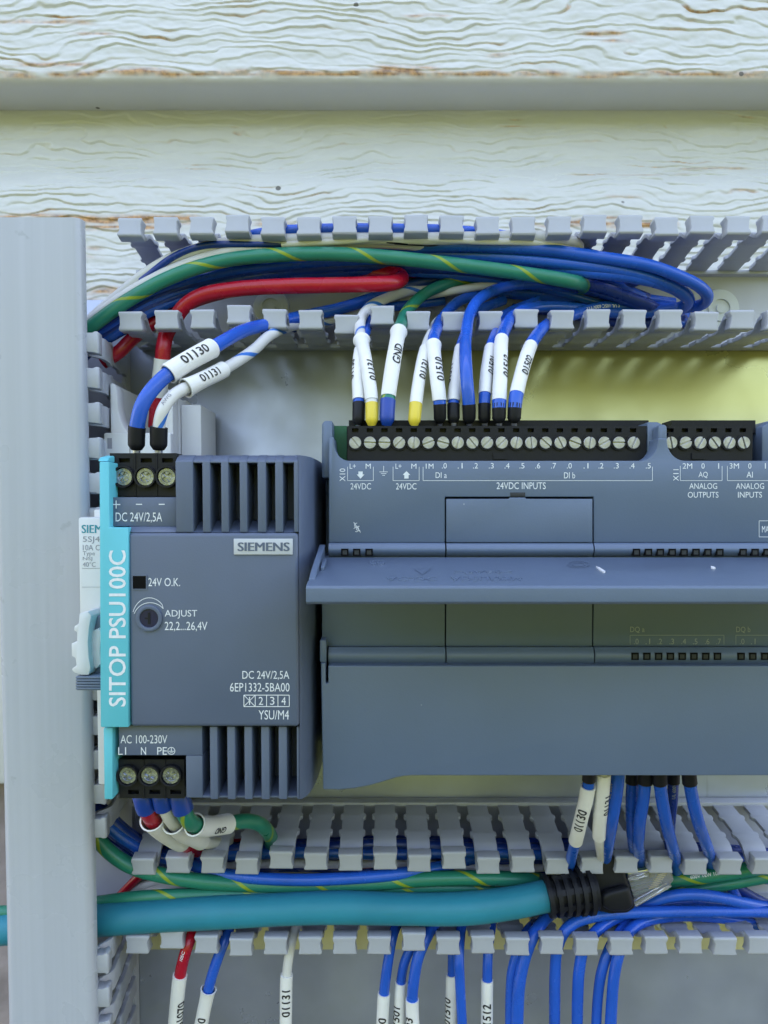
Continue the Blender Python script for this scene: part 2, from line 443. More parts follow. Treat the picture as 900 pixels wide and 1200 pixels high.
def wrap_text(path, s_mid, s, size, R, ang=0.0, flip=False, cond=1.05):
    """lettering laid round the tube"""
    vs, fs = glyphs(s, 0.018)
    bm = bmesh.new()
    bv = [bm.verts.new((x, y, 0)) for x, y in vs]
    for f in fs:
        try: bm.faces.new([bv[i] for i in f])
        except ValueError: pass
    ys = [v[1] for v in vs]; xs = [v[0] for v in vs]
    y0, y1, x0, x1 = min(ys), max(ys), min(xs), max(xs)
    k = size / (y1 - y0)
    for i in range(1, 6):
        yy = y0 + (y1 - y0) * i / 6
        bmesh.ops.bisect_plane(bm, geom=bm.verts[:] + bm.edges[:] + bm.faces[:], plane_co=(0, yy, 0), plane_no=(0, 1, 0))
    bm.verts.index_update()
    mb = MB(); out = []
    for v in bm.verts:
        u = (v.co.x - (x0 + x1) / 2) * k * cond; q = (v.co.y - (y0 + y1) / 2) * k
        if flip: u, q = -u, -q
        c, t, n, b = path.at(s_mid + u)
        a = ang + q / R
        out.append(c + (n * math.cos(a) + b * math.sin(a)) * (R + 0.06))
    mb.add(out, [tuple(v.index for v in f.verts) for f in bm.faces])
    bm.free()
    return mb

LABELS = set()
def wire(name, label, cat, ctrl, r, m, group=None, ferrule=None, sleeves=(), prints=(), end_r=None, turn0=0.0):
    """one wire: ctrl = (px, py, h) along it. ferrule = (px0,py0,px1,py1,radius,material). sleeves = (pxA,pyA,pxB,pyB,text,angle,flip,flareA,flareB)"""
    path = Path(ctrl)
    multi = ferrule or sleeves or prints
    ph = random.random() * 6.28
    def rf(u): return r * (1 + 0.012 * math.sin(u * path.len * 0.23 + ph))
    js = max(0, path.near(ferrule[2], ferrule[3]) - 1.0) if ferrule else 0
    jk = tube(path, js, path.len, rf, turn0=turn0)
    if not multi:
        o = jk.build(name, m, None, smooth=60, recalc=False)
        tag(o, label, cat, group); return o
    root = thing(name, label, cat, path.c[0], group)
    jk.build('jacket', m, root, smooth=60, recalc=False)
    if ferrule:
        x0, y0, x1, y1, fr, fm = ferrule
        a, b = path.near(x0, y0), path.near(x1, y1)
        def ff(u):
            if u < 0.22: return fr * (0.62 + 0.38 * u / 0.22)
            return fr * (0.97 + 0.03 * u)
        fo = tube(path, a, b, ff, seg=18, step=0.5).build('ferrule', fm, root, smooth=40, recalc=False)
        tube(path, max(0, a - 1.1), a + 0.2, lambda u: fr * 0.45, seg=12, step=0.4).build('wire_tip', M['tin'], fo, recalc=False)
    for sl in sleeves:
        x0, y0, x1, y1, tx, ang, fl, fa, fb = sl[:9]
        R = r * 1.28 + 0.12
        if len(sl) > 9: R = sl[9]
        a, b = path.near(x0, y0), path.near(x1, y1)
        wob = random.random() * 6
        def sf(u, fa=fa, fb=fb, L=abs(b - a), R=R, wob=wob):
            d0, d1 = u * L, (1 - u) * L
            return R * (1 + fa * math.exp(-d0 / 1.2) + fb * math.exp(-d1 / 1.6) + 0.012 * math.sin(u * 9 + wob))
        so = tube(path, a, b, sf, seg=20, step=0.5, inner=0.4).build('marker_sleeve', M['sleeve'], root, smooth=50, recalc=False)
        if tx:
            sm = (a + b) / 2
            if len(sl) > 10: sm = path.near(sl[10], sl[11])
            sz = sl[12] if len(sl) > 12 else min(2.1, R * 1.25)
            wrap_text(path, sm, tx, sz, R * 1.015, ang, fl).build('lettering', M['ink'], so, smooth=0, recalc=False)
    for pr in prints:
        x, y, tx, ang, fl, sz, pm = pr
        wrap_text(path, path.near(x, y), tx, sz, r, ang, fl, 1.0).build('lettering', pm, root, smooth=0, recalc=False)
    return root
#PART2

# ================================================================== THE PLACE
# ------------------------------------------------------------------ ground: lawn with an unseen bank, raised to mirror green in the metal
def ground():
    bm = bmesh.new()
    xs = [-220, -90, -40, -20, -12, -7, -4, -2, 0, 2, 4, 7, 12, 20, 40, 90, 220]
    ys = [-220, -120, -70, -40, -26, -18, -15, -12, -10, -8.5, -7, -5, -3.5, -2.4, -1.6, -0.8, 0.02, 3, 12, 60, 200]
    def hgt(x, y):
        d = -y
        b = 0.0
        if d > 7: b = min(6.0, (d - 7) * 0.75) + 0.5 * math.sin(x * 0.35 + 1.0) * min(1, (d - 7) / 4)
        return -1.15 + max(0, b)
    g = [[bm.verts.new((x, y, hgt(x, y))) for x in xs] for y in ys]
    for j in range(len(ys) - 1):
        for i in range(len(xs) - 1):
            bm.faces.new((g[j][i], g[j][i + 1], g[j + 1][i + 1], g[j + 1][i]))
    me = bpy.data.meshes.new('ground'); bm.to_mesh(me); bm.free()
    m = mat('lawn_and_bounce_paving', (0.062, 0.082, 0.026), 0.9, var=0.35, vscale=1.5, bump=25, bscale=40, spec=0.1)
    t = m.node_tree; N = t.nodes; L = t.links; b = N['Principled BSDF']
    tc = N.new('ShaderNodeTexCoord'); sp = N.new('ShaderNodeSeparateXYZ'); L.new(tc.outputs['Object'], sp.inputs[0])
    mr = N.new('ShaderNodeMapRange'); mr.inputs[1].default_value = -1.75; mr.inputs[2].default_value = -1.7; L.new(sp.outputs[1], mr.inputs[0])  # unseen grey paving by the wall, added for neutral bounce light
    n = N.new('ShaderNodeTexNoise'); n.inputs['Scale'].default_value = 30; n.inputs['Detail'].default_value = 6; L.new(tc.outputs['Object'], n.inputs['Vector'])
    cr = N.new('ShaderNodeValToRGB'); cr.color_ramp.elements[0].color = (0.085, 0.085, 0.088, 1); cr.color_ramp.elements[1].color = (0.15, 0.15, 0.155, 1); L.new(n.outputs[0], cr.inputs[0])
    mc = N.new('ShaderNodeMix'); mc.data_type = 'RGBA'; old = b.inputs['Base Color'].links[0].from_socket
    L.new(mr.outputs[0], mc.inputs['Factor']); L.new(old, mc.inputs['A']); L.new(cr.outputs[0], mc.inputs['B']); L.new(mc.outputs['Result'], b.inputs['Base Color'])
    me.materials.append(m)
    o = bpy.data.objects.new('ground', me); COL.objects.link(o); o['kind'] = 'structure'
ground()

# ------------------------------------------------------------------ lapped siding wall
_rg = np.random.RandomState(11)
_perm = _rg.permutation(512); _ang = _rg.rand(512) * 2 * np.pi
def perlin(x, y, seed=0):
    xi = np.floor(x).astype(int); yi = np.floor(y).astype(int)
    xf = x - xi; yf = y - yi
    def g(ix, iy, dx, dy):
        a = _ang[_perm[(_perm[(ix + seed * 37) % 512] + iy * 3 + seed) % 512]]
        return np.cos(a) * dx + np.sin(a) * dy
    u = xf * xf * xf * (xf * (xf * 6 - 15) + 10); v = yf * yf * yf * (yf * (yf * 6 - 15) + 10)
    n00 = g(xi, yi, xf, yf); n10 = g(xi + 1, yi, xf - 1, yf); n01 = g(xi, yi + 1, xf, yf - 1); n11 = g(xi + 1, yi + 1, xf - 1, yf - 1)
    return (n00 * (1 - u) + n10 * u) * (1 - v) + (n01 * (1 - u) + n11 * u) * v

def siding_mat():
    m = mat('painted_siding', (0.60, 0.605, 0.585), 0.40, var=0.03, vscale=18, bump=0.06, bscale=420)
    t = m.node_tree; N = t.nodes; L = t.links; b = N['Principled BSDF']
    at = N.new('ShaderNodeAttribute'); at.attribute_name = 'rust'
    tc = N.new('ShaderNodeTexCoord')
    n = N.new('ShaderNodeTexNoise'); n.inputs['Scale'].default_value = 600; n.inputs['Detail'].default_value = 4; L.new(tc.outputs['Object'], n.inputs['Vector'])
    cr = N.new('ShaderNodeValToRGB'); cr.color_ramp.elements[0].color = (0.20, 0.085, 0.028, 1); cr.color_ramp.elements[1].color = (0.56, 0.29, 0.10, 1)
    cr.color_ramp.elements[0].position = 0.3; cr.color_ramp.elements[1].position = 0.65
    L.new(n.outputs[0], cr.inputs[0])
    mc = N.new('ShaderNodeMix'); mc.data_type = 'RGBA'; old = b.inputs['Base Color'].links[0].from_socket
    L.new(at.outputs['Fac'], mc.inputs['Factor']); L.new(old, mc.inputs['A']); L.new(cr.outputs[0], mc.inputs['B'])
    # grime specks
    vo = N.new('ShaderNodeTexVoronoi'); vo.inputs['Scale'].default_value = 110; L.new(tc.outputs['Object'], vo.inputs['Vector'])
    sep = N.new('ShaderNodeSeparateColor'); L.new(vo.outputs['Color'], sep.inputs[0])
    q = N.new('ShaderNodeMath'); q.operation = 'MULTIPLY_ADD'; q.inputs[1].default_value = 1.0; q.inputs[2].default_value = -0.87; L.new(sep.outputs[0], q.inputs[0])
    s = N.new('ShaderNodeMath'); s.operation = 'SUBTRACT'; L.new(q.outputs[0], s.inputs[0]); L.new(vo.outputs['Distance'], s.inputs[1])
    mr = N.new('ShaderNodeMapRange'); mr.inputs[1].default_value = 0; mr.inputs[2].default_value = 0.03; mr.inputs[3].default_value = 0; mr.inputs[4].default_value = 0.85; L.new(s.outputs[0], mr.inputs[0])
    m2 = N.new('ShaderNodeMix'); m2.data_type = 'RGBA'; L.new(mr.outputs[0], m2.inputs['Factor']); L.new(mc.outputs['Result'], m2.inputs['A']); m2.inputs['B'].default_value = (0.05, 0.045, 0.03, 1)
    L.new(m2.outputs['Result'], b.inputs['Base Color'])
    return m
M['siding'] = siding_mat()
M['foundation'] = mat('foundation_concrete', (0.34, 0.28, 0.28), 0.9, var=0.25, vscale=60, bump=1.0, bscale=120)

WALL_H = -25.0
EXPO = 118.0                                         # board exposure, mm
Z_LIP = P(450, 95, WALL_H + 17).z                    # bottom edge of the upper board in view
# board profile: (distance below the lip above, height in front of the wall plane)
PROF = [(-3.0, 0.0), (6, 0.0), (12, 0.2), (18, 0.8), (22, 2.2), (25.5, 4.6), (29, 6.8), (32, 8.0), (36, 8.6), (60, 11.5), (90, 14.6), (EXPO - 3.0, 17.0), (EXPO - 0.8, 16.6), (EXPO, 15.6), (EXPO + 0.6, 13.5), (EXPO + 0.6, 0.0)]
def prof_h(d):
    a = np.array(PROF[:-1]); return np.interp(d, a[:, 0], a[:, 1])

wall = thing('siding_wall', 'white painted lap siding wall with rust stained wood grain behind the wiring panel', 'wall', (0, -WALL_H, 0))
def fine_board(ztop, d0, seed, rust_rows, amp, cove_fade, x0=-190.0, x1=190.0):
    """the stretch of a board that the photo shows close up, grain pressed in as real relief"""
    nx = 760
    xs = np.concatenate([[-1500, -800, -300], np.linspace(x0, x1, nx), [300, 800, 1500]])
    ds = np.concatenate([np.arange(d0, 86.0, 0.32) if d0 < 0 else np.arange(d0, EXPO - 3.0, 0.30), np.arange(86.5, EXPO - 3.2, 3.0) if d0 < 0 else [], [EXPO - 3.0, EXPO - 2.2, EXPO - 1.4, EXPO - 0.8, EXPO - 0.3, EXPO, EXPO + 0.4, EXPO + 0.6, EXPO + 0.7, EXPO + 0.8]])
    X, D = np.meshgrid(xs, ds)
    H = prof_h(D)
    H[-4:] = np.array([13.5, 10.0, 5.0, 0.0])[:, None]
    # grain: terraces along the contour lines of a warped field, each ending in a sharp little drop
    base = D / 2.85 + 3.4 * perlin(X / 66 + 3.1, D / 30 + seed, seed) + 1.5 * perlin(X / 25, D / 10 + 7, seed + 2) + 0.62 * perlin(X / 8.5, D / 4.5, seed + 3) + 0.12 * perlin(X / 3, D / 2, seed + 9)
    fr = base - np.floor(base)
    strength = np.clip(0.62 + 1.5 * perlin(X / 30 + 9, D / 6 + 2, seed + 4), 0.10, 1)
    saw = np.where(fr < 0.90, fr / 0.90, (1 - fr) / 0.10)
    g = np.exp(-((fr - 0.97) / 0.10) ** 2) + np.exp(-((fr + 0.03) / 0.10) ** 2)
    g = g * strength
    swell = saw ** 1.6 * strength * 1.25
    ripple = 0.22 * perlin(X / 5.5, D / 2.2, seed + 5) + 0.34 * perlin(X / 13, D / 4.5, seed + 6) + 0.10 * perlin(X / 2.2, D / 1.4, seed + 10)
    fade = np.interp(D, [0, 8, 28, 34, EXPO - 3, EXPO - 1, EXPO], [0.3 * cove_fade, 0.9 * cove_fade, 1.0 * cove_fade, 1, 1, 0.3, 0.0])
    inside = ((X > x0 - 1) & (X < x1 + 1)).astype(float)
    H = H + amp * (0.38 * swell - 0.26 * g + 1.15 * ripple) * fade * inside
    # rust sits in the grooves of some stretches and along the bottom edge
    patch = np.clip(perlin(X / 30 + 20, D / 6 + 5, seed + 7) * 3.0 + perlin(X / 8, D / 2, seed + 8) * 0.9 - 0.62, 0, 1)
    rust = np.clip(g * 1.9 - 0.35, 0, 1) * patch * np.clip(fade * 1.3, 0, 1)
    for (dc, wd, xa, xb, st) in rust_rows:
        line = np.exp(-((D - dc - 1.1 * perlin(X / 22, X * 0 + dc, 5)) / wd) ** 2)
        rag = np.clip(0.62 + 1.3 * perlin(X / 7 + dc, D / 1.4, 21) + 0.9 * perlin(X / 26 + dc, D / 9, 22), 0, 1)
        xm = np.clip((X - xa) / 6, 0, 1) * np.clip((xb - X) / 6, 0, 1)
        rust = np.maximum(rust, line * rag * xm * st)
    rust = np.clip(rust, 0, 0.95) * inside
    nr, nc = X.shape
    co = np.stack([X, -(WALL_H + H) , ztop - D], -1).reshape(-1, 3) * MM
    co -= np.array([0, -WALL_H, 0]) * MM
    idx = np.arange(nr * nc).reshape(nr, nc)
    q = np.stack([idx[:-1, :-1], idx[1:, :-1], idx[1:, 1:], idx[:-1, 1:]], -1).reshape(-1, 4)
    me = bpy.data.meshes.new('siding_board')
    me.vertices.add(len(co)); me.vertices.foreach_set('co', co.ravel())
    me.loops.add(q.size); me.loops.foreach_set('vertex_index', q.ravel().astype(np.int32))
    me.polygons.add(len(q)); me.polygons.foreach_set('loop_start', np.arange(0, q.size, 4, dtype=np.int32))
    me.update(calc_edges=True)
    at = me.attributes.new('rust', 'FLOAT', 'POINT'); at.data.foreach_set('value', rust.ravel().astype(np.float32))
    me.polygons.foreach_set('use_smooth', [True] * len(q))
    me.materials.append(M['siding'])
    o = bpy.data.objects.new('siding_board', me); COL.objects.link(o); o.parent = wall
    WLOC[o.name] = Vector((0, -WALL_H, 0))
    return o
def bx(px): return (px - 450) * 262 / F
# upper board in view: only its lower part; the board below shows cove and face
fine_board(Z_LIP + EXPO, 66.0, 3, [(EXPO - 2.4, 1.0, bx(-20), bx(900), 1.1), (EXPO - 5.5, 0.8, bx(10), bx(125), 0.8), (EXPO - 8.5, .7, bx(560), bx(600), .9), (EXPO - 20, 0.7, bx(0), bx(130), 0.8), (EXPO - 15.5, 0.6, bx(85), bx(150), .9), (EXPO - 16, 0.8, bx(665), bx(730), 1.0), (EXPO - 13.5, .7, bx(690), bx(740), 1), (EXPO - 22, .6, bx(465), bx(530), .9), (EXPO - 3.5, 1.3, bx(430), bx(520), 1.2), (EXPO - 3, 1.2, bx(130), bx(220), 1.1)], 1.15, 1.0)
fine_board(Z_LIP, -3.0, 8, [(42.0, 1.5, bx(-30), bx(240), 1.35), (45.0, 0.9, bx(-30), bx(215), 1.1), (43.2, 1.1, bx(290), bx(350), 1.0), (43.5, 1.3, bx(600), bx(800), 1.25), (41, 0.6, bx(680), bx(740), 0.8), (34, .5, bx(700), bx(760), .5), (22, .45, bx(790), bx(900), .6), (24.5, .4, bx(700), bx(840), .5), (52, 0.7, bx(95), bx(125), 1.1), (55.5, .7, bx(95), bx(125), 1.0), (67, 1.2, bx(90), bx(170), 1.1), (70, 1.0, bx(100), bx(125), 1.1)], 1.1, 1.0)
def plain_board(ztop):
    mb = MB()
    pr = [(WALL_H + h, ztop - d) for d, h in PROF]
    mb.xprism(pr, -1800, 1800)
    return mb.build('siding_board', M['siding'], wall, smooth=30)
first = plain_board(Z_LIP + 2 * EXPO)
for k in range(3, 28):
    c = first.copy(); COL.objects.link(c); c.parent = wall
    c.location = first.location + Vector((0, 0, (k - 2) * EXPO * MM))
c = first.copy(); COL.objects.link(c); c.parent = wall; c.location = first.location + Vector((0, 0, -3 * EXPO * MM))
MB().box(-1800, 1800, WALL_H - 120, WALL_H - 3, Z_LIP - 2 * EXPO - 1, Z_LIP + 27 * EXPO + 20).build('wall_core', M['siding'], wall)
MB().box(-1800, 1800, WALL_H - 120, WALL_H - 6, -1200, Z_LIP - 2 * EXPO - 2).build('foundation', M['foundation'], wall, bevel=2)

# ------------------------------------------------------------------ mounting plate and yellow rail
pa, pb = P(40, 351, 0), P(1050, 1330, 0)
plate = thing('mounting_plate', 'grey zinc mounting plate that carries the ducts and both devices', 'mounting plate', (0, 0, pa.z))
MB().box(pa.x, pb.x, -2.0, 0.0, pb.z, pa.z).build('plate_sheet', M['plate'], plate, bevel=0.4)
for (x, z) in ((pa.x + 30, pa.z - 25), (pb.x - 15, pa.z - 25), (pa.x + 30, pb.z + 15), (pb.x - 15, pb.z + 15)):
    MB().disc((x, z), 4, WALL_H + 9, -2.1, 12).build('standoff', M['tin'], plate)

ra, rb = P(150, 1022, 1.0), P(1060, 1113, 1.0)
rl = thing('mounting_rail', 'yellow zinc rail glimpsed through the slots of the lower duct', 'rail', (ra.x, -0.1, rb.z))
MB().box(ra.x, rb.x, 0.1, 1.0, rb.z, ra.z).build('rail_web', M['rail'], rl, bevel=0.2)

# ------------------------------------------------------------------ slotted wiring ducts
def finger_mesh(L, var=0):
    """one duct finger: origin at its foot, height along -y, outside of the duct is +z"""
    k = (L - 7.0) / 27.0
    def q(h): return 5 + (h - 5) * k if h < 24 else L - (34 - h)
    secs = [(5, 0, 3.25), (10.2, 0, 3.25), (10.9, 0, 4.0), (12.2, 0, 4.0), (13.0, 0, 3.25), (19.6, 0, 3.25), (20.2, 0, 4.0), (21.6, 0, 4.0), (22.4, 0, 3.4), (25.0, -0.05, 3.4), (26.6, -0.5, 3.4), (27.8, -1.4, 3.4), (28.8, -2.4, 3.4), (29.8, -3.0, 3.4), (31.2, -3.1, 3.4)]
    mb = MB(); th = 1.25; vs = []
    n = len(secs)
    for (h, z, hw) in secs:
        vs += [(-hw, -q(h), z), (hw, -q(h), z), (hw, -q(h), z - th), (-hw, -q(h), z - th)]
    fs = [(0, 1, 2, 3), (4 * n - 1, 4 * n - 2, 4 * n - 3, 4 * n - 4)]
    for i in range(n - 1):
        for j in range(4):
            l = (j + 1) % 4
            fs.append((i * 4 + j, (i + 1) * 4 + j, (i + 1) * 4 + l, i * 4 + l))
    mb.add(vs, fs)
    # snap hook at the front, waisted on both sides
    zz = [(0.45, 3.25), (0.1, 3.5), (-0.6, 3.42), (-1.2, 3.18), (-3.2, 3.12), (-3.9, 3.4), (-4.6, 3.55), (-5.0, 3.35)]
    vs = []; jr = random.Random(int(L * 10) + var)
    for (z, hw) in zz:
        top = z > 0.3
        hb, hf = q(30.6), q(34.2 - (0.35 if top or z < -4.9 else 0))
        l, r = hw + jr.uniform(-.14, .14), hw + jr.uniform(-.14, .14)
        vs += [(-l, -hb, z), (r, -hb, z), (r - 0.12, -hf, z + jr.uniform(-.06, .06)), (-l + 0.12, -hf, z + jr.uniform(-.06, .06))]
    n = len(zz)
    fs = [(0, 1, 2, 3), (4 * n - 1, 4 * n - 2, 4 * n - 3, 4 * n - 4)]
    for i in range(n - 1):
        for j in range(4):
            l = (j + 1) % 4
            fs.append((i * 4 + j, (i + 1) * 4 + j, (i + 1) * 4 + l, i * 4 + l))
    mb.add(vs, fs)
    return mb
_fm = {}; _fc = [0]
def finger(parent, loc, roty, flare, L, wob=0.0):
    key = (L, _fc[0] % 5); _fc[0] += 1
    if key not in _fm:
        o = finger_mesh(L, key[1]).build('finger', M['duct'], None, bevel=0.12, segs=2, smooth=50, center=(0, 0, 0))
        _fm[key] = o
        o.parent = parent
    else:
        o = _fm[key].copy(); COL.objects.link(o); o.parent = parent
    o.location = (Vector(loc) - WLOC[parent.name]) * MM
    o.rotation_euler = (Matrix.Rotation(roty, 4, 'Y') @ Matrix.Rotation(-flare, 4, 'X') @ Matrix.Rotation(wob, 4, 'Y')).to_euler()
    return o

def duct(label, y_up, y_lo, tip_up, tip_lo, rows_up, rows_lo, x0px, x1px, rng, bent=()):
    zu, zl = P(450, y_up, 0).z, P(450, y_lo, 0).z
    xa, xb = P(x0px, y_up, 0).x, P(x1px, y_up, 0).x
    d = thing('wiring_duct', label, 'wiring duct', ((xa + xb) / 2, 0, zl), 'open slotted wiring ducts')
    mb = MB()
    mb.xprism([(0.3, zl - 0.02), (0.3, zu + 0.02), (5.0, zu + 0.02), (5.0, zu - 1.25), (1.9, zu - 1.25), (1.9, zl + 1.25), (5.0, zl + 1.25), (5.0, zl - 0.02)], xa, xb)
    mb.build('channel', M['duct'], d, bevel=0.12)
    for (rows, tip, zb, roty, s) in ((rows_up, tip_up, zu, 0.0, 1), (rows_lo, tip_lo, zl, math.pi, -1)):
        for i in range(rows[2]):
            px = rows[0] + rows[1] * i
            dy = rng.uniform(-1.6, 1.6)
            if (s, i) in bent: dy += bent[(s, i)]
            t = P(px, tip + dy, 33)
            out = s * (t.z - zb)
            fl = math.asin(max(-0.4, min(0.4, (out + 2.2) / 33)))
            finger(d, (t.x, 0, zb), roty, fl, 34.0, rng.uniform(-0.012, 0.012))
    return d
rng = random.Random(5)
up = duct('upper grey slotted duct crowded with blue loops and a green earth wire', 322, 411, 265.5, 376.5,
          (153.5, 41.75, 20), (154.5, 41.95, 20), 165, 1010, rng, {(-1, 3): -6, (1, 0): 2, (-1, 6): 4, (-1, 7): -5})
lo = duct('lower grey slotted duct holding the thick teal network cable', 934, 1047, 1014, 1106.5,
          (168, 40.45, 20), (162, 40.35, 20), 160, 1020, rng, {(-1, 1): -6, (-1, 8): -6, (-1, 2): -3, (1, 4): -7, (1, 5): -6, (1, 6): -4, (1, 7): -5, (1, 8): -4, (1, 9): -6, (1, 10): -2, (1, 11): -2})

def rivet(parent, px, py, h=2.0, r=6.0):
    c = P(px, py, h); mb = MB()
    mb.disc((c.x, c.z), r, h, h + 1.5, 32, r1=r - 0.5)
    mb.ring((c.x, c.z), r * 0.45, r * 0.62, h + 1.5, h + 2.0, 32)
    mb.disc((c.x, c.z), r * 0.22, h + 1.5, h + 2.0, 20)
    mb.build('rivet', M['rivet'], parent, smooth=40)
rivet(up, 318, 361); rivet(up, 842, 363, r=6.5); rivet(lo, 785, 1072)

# vertical duct with its cover on
xw = P(157, 700, 0).x
vd = thing('wiring_duct', 'tall grey duct with its smooth cover on, along the left side', 'wiring duct', (xw - 14, 0, P(100, 1320, 0).z), None)
zt, zb_ = P(50, 255, 45).z, P(50, 1330, 45).z
xl = P(4.5, 1050, 45).x
MB().prism([(xl + 1.5, zb_), (xw, zb_), (xw, P(150, 402, 0).z + 8), (xl + 1.5, P(150, 402, 0).z + 8)], 0.3, 1.9).build('channel_floor', M['duct'], vd)
MB().box(xw - 1.25, xw, 2.0, 5.0, zb_, P(150, 402, 0).z + 8).build('wall_foot', M['duct'], vd)
zc0, zc1 = P(0, 985, 30).z, P(0, 1100, 30).z
MB().box(xl + 1.3, xl + 2.6, 2.0, 40, zc0, P(150, 402, 0).z + 8).build('side_wall', M['duct'], vd)
MB().box(xl + 1.3, xl + 2.6, 2.0, 40, zb_, zc1).build('side_wall', M['duct'], vd)
for k in range(0, 24):
    y = 403 + 41.0 * k - 0.05 * k * k
    if 985 < y < 1098: continue
    t = P(105, y, 40)
    fg = finger(vd, (xw, 0, t.z), math.pi / 2, math.asin((P(105.5, 403, 40).x + 0.2 - xw + 2.2) / 40), 42.0)
    fg.scale = (0.86, 1, 1)
mb = MB()
xr = P(95.0, 300, 45).x
zt2 = zt
# cover: front skin, two lips
nprof = 10
prof = []
for i in range(7):
    a = math.pi / 2 * i / 6
    prof.append((xr - 2.2 + 2.2 * math.cos(a), 43.0 + 2.2 * math.sin(a)))
left = [(xl + 2.2 - 2.2 * math.cos(a), 43.0 + 2.2 * math.sin(a)) for a in [math.pi / 2 * (1 - i / 6) for i in range(7)]]
outer = [(xr, 41.6)] + prof + left + [(xl, 36.5)]
inner = [(xl + 1.2, 36.5)] + [(xl + 1.2, 42.6), (xl + 2.6, 44.0), (xr - 2.6, 44.0), (xr - 1.2, 42.6), (xr - 1.2, 41.6)]
pl = outer + inner
n = len(pl)
zs = [zb_, zt]
mb.add([(x, -h, zs[0]) for x, h in pl] + [(x, -h, zs[1]) for x, h in pl],
       [tuple(range(n)), tuple(range(2 * n - 1, n - 1, -1))] + [(i, i + n, (i + 1) % n + n, (i + 1) % n) for i in range(n)])
mb.build('cover', M['cover'], vd, smooth=40)

# ------------------------------------------------------------------ circuit breaker, half hidden behind the power supply
brk = thing('circuit_breaker', 'white miniature circuit breaker squeezed behind the turquoise edge of the power supply', 'circuit breaker', (-69, 0, -40))
xa = -78.6; xb_ = -60.6
zt_ = P(150, 449, 30).z; zm = P(110, 606, 58).z; zl_ = P(110, 805, 58).z
# terminal head with two scooped wire entries
mb = MB()
def scoop(cx, w_, zt, depth):
    return [(cx - w_ / 2, zt)] + [(cx - w_ / 2 * math.cos(a), zt - depth * math.sin(a) ** 0.7) for a in [math.pi * i / 12 for i in range(1, 12)]] + [(cx + w_ / 2, zt)]
head = [(xa, zt_ - 36), (xa, zt_)] + [(xa + 1.0, zt_)] + scoop(xa + 9.2, 14.6, zt_ - 1.5, 14.5)[0:] + [(xb_, zt_ - 3), (xb_, zt_ - 36)]
mb.prism(head, 24.0, 30.0)
mb.box(xa, xa + 1.2, 2.0, 24, zt_ - 36, zt_ - 0.2); mb.box(xb_ - 1.2, xb_, 2.0, 24, zt_ - 36, zt_ - 3.2)
mb.box(xa + 1.21, xb_ - 1.21, 2.0, 10, zt_ - 36, zt_ - 2)
mb.build('terminal_head', M['breaker'], brk, bevel=0.35)
mb = MB(); mb.box(xa - 0.8, xb_ + 0.3, 30.1, 33.5, zt_ - 36, zt_ - 14.5); mb.build('terminal_cover', M['breaker'], brk, bevel=0.5)
mb = MB(); mb.box(xa + 0.3, xa + 1.6, 33.4, 33.55, zt_ - 19, zt_ - 16); mb.box(xa + 6.5, xa + 6.8, 33.4, 33.55, zt_ - 24, zt_ - 15); mb.build('latch_slot', M['ink_grey'], brk)
MB().box(xb_ + 0.1, xb_ + 6.2, 2, 22, zt_ - 45, P(220, 474, 22).z).build('side_module', M['breaker'], brk, bevel=0.5)
MB().box(xa + .4, xb_, 4, 45, zl_ - 30, zm + 2).build('case', M['breaker'], brk, bevel=0.5)
nose = MB().box(P(92.5, 700, 58).x, xb_, 45, 58, zl_ + 2, zm).build('nose', M['breaker'], brk, bevel=0.7)
mb = MB()
text_box(mb, 'SIEMENS', 95.5, 615.0, 141, 624.6, 58.06, bold=0.0); text_box(mb, 'SIEMENS', 96.1, 615.0, 141.6, 624.6, 58.07, bold=0.0)
mb.build('lettering', M['ink_teal'], nose, smooth=0, recalc=False)
mb = MB()
text_box(mb, '5SJ4', 97, 628.5, 117, 637.0, 58.06)
text_box(mb, '10A C', 97, 638.4, 117, 645, 58.06)
text_box(mb, 'Type', 97, 646, 111, 652.2, 58.06)
text_box(mb, 'NSJ', 97, 652.6, 108, 657.6, 58.06)
text_box(mb, '40°C', 97, 658.4, 112, 664.2, 58.06)
stroke(mb, [(96, 666), (120, 666)], 0.5, 58.06); stroke(mb, [(96, 688), (120, 688)], 0.4, 58.06)
mb.build('lettering', M['ink_grey'], nose, smooth=0, recalc=False)
# curved toggle, notched along its left edge
tog = [(93, 719), (103, 716.5), (107, 722), (104.5, 735), (103, 752), (104, 770), (106, 783), (104, 791), (95, 791), (86, 788), (84, 784), (89.5, 780), (88, 771), (84, 769), (83.5, 754), (90, 752), (90, 741), (86.5, 739), (87, 734), (92, 731)]
mb = MB(); mb.pprism(tog, 66, 58.1); tg = mb.build('toggle', M['breaker'], brk, bevel=0.22)
mb = MB(); mb.pprism([(105.5, 741), (115, 736), (119, 742), (117, 760), (118, 778), (113, 784), (107, 781), (105, 770), (104, 752)], 63.5, 58.15); mb.build('thumb_ridge', M['breaker'], tg, bevel=0.3)
mb = MB(); mb.pprism([(107.5, 722), (114, 726), (117, 733), (106, 739)], 61.5, 58.15); mb.build('toggle_brow', M['breaker'], tg, bevel=0.2)
mb = MB(); mb.pprism([(109, 722), (118, 722), (118, 790), (109, 790)], 62, 58.1); mb.build('pivot', M['bluegrey'], brk, bevel=0.5)
mb = MB()
for i in range(5): mb.pbox(88.5, 793 + i * 3.2, 119, 795.4 + i * 3.2, 66.5, 58.1)
mb.pbox(90, 792.5, 119, 809, 65.6, 58.2)
mb.build('ribbed_slide', M['bluegrey'], brk, bevel=0.12)
#PART3

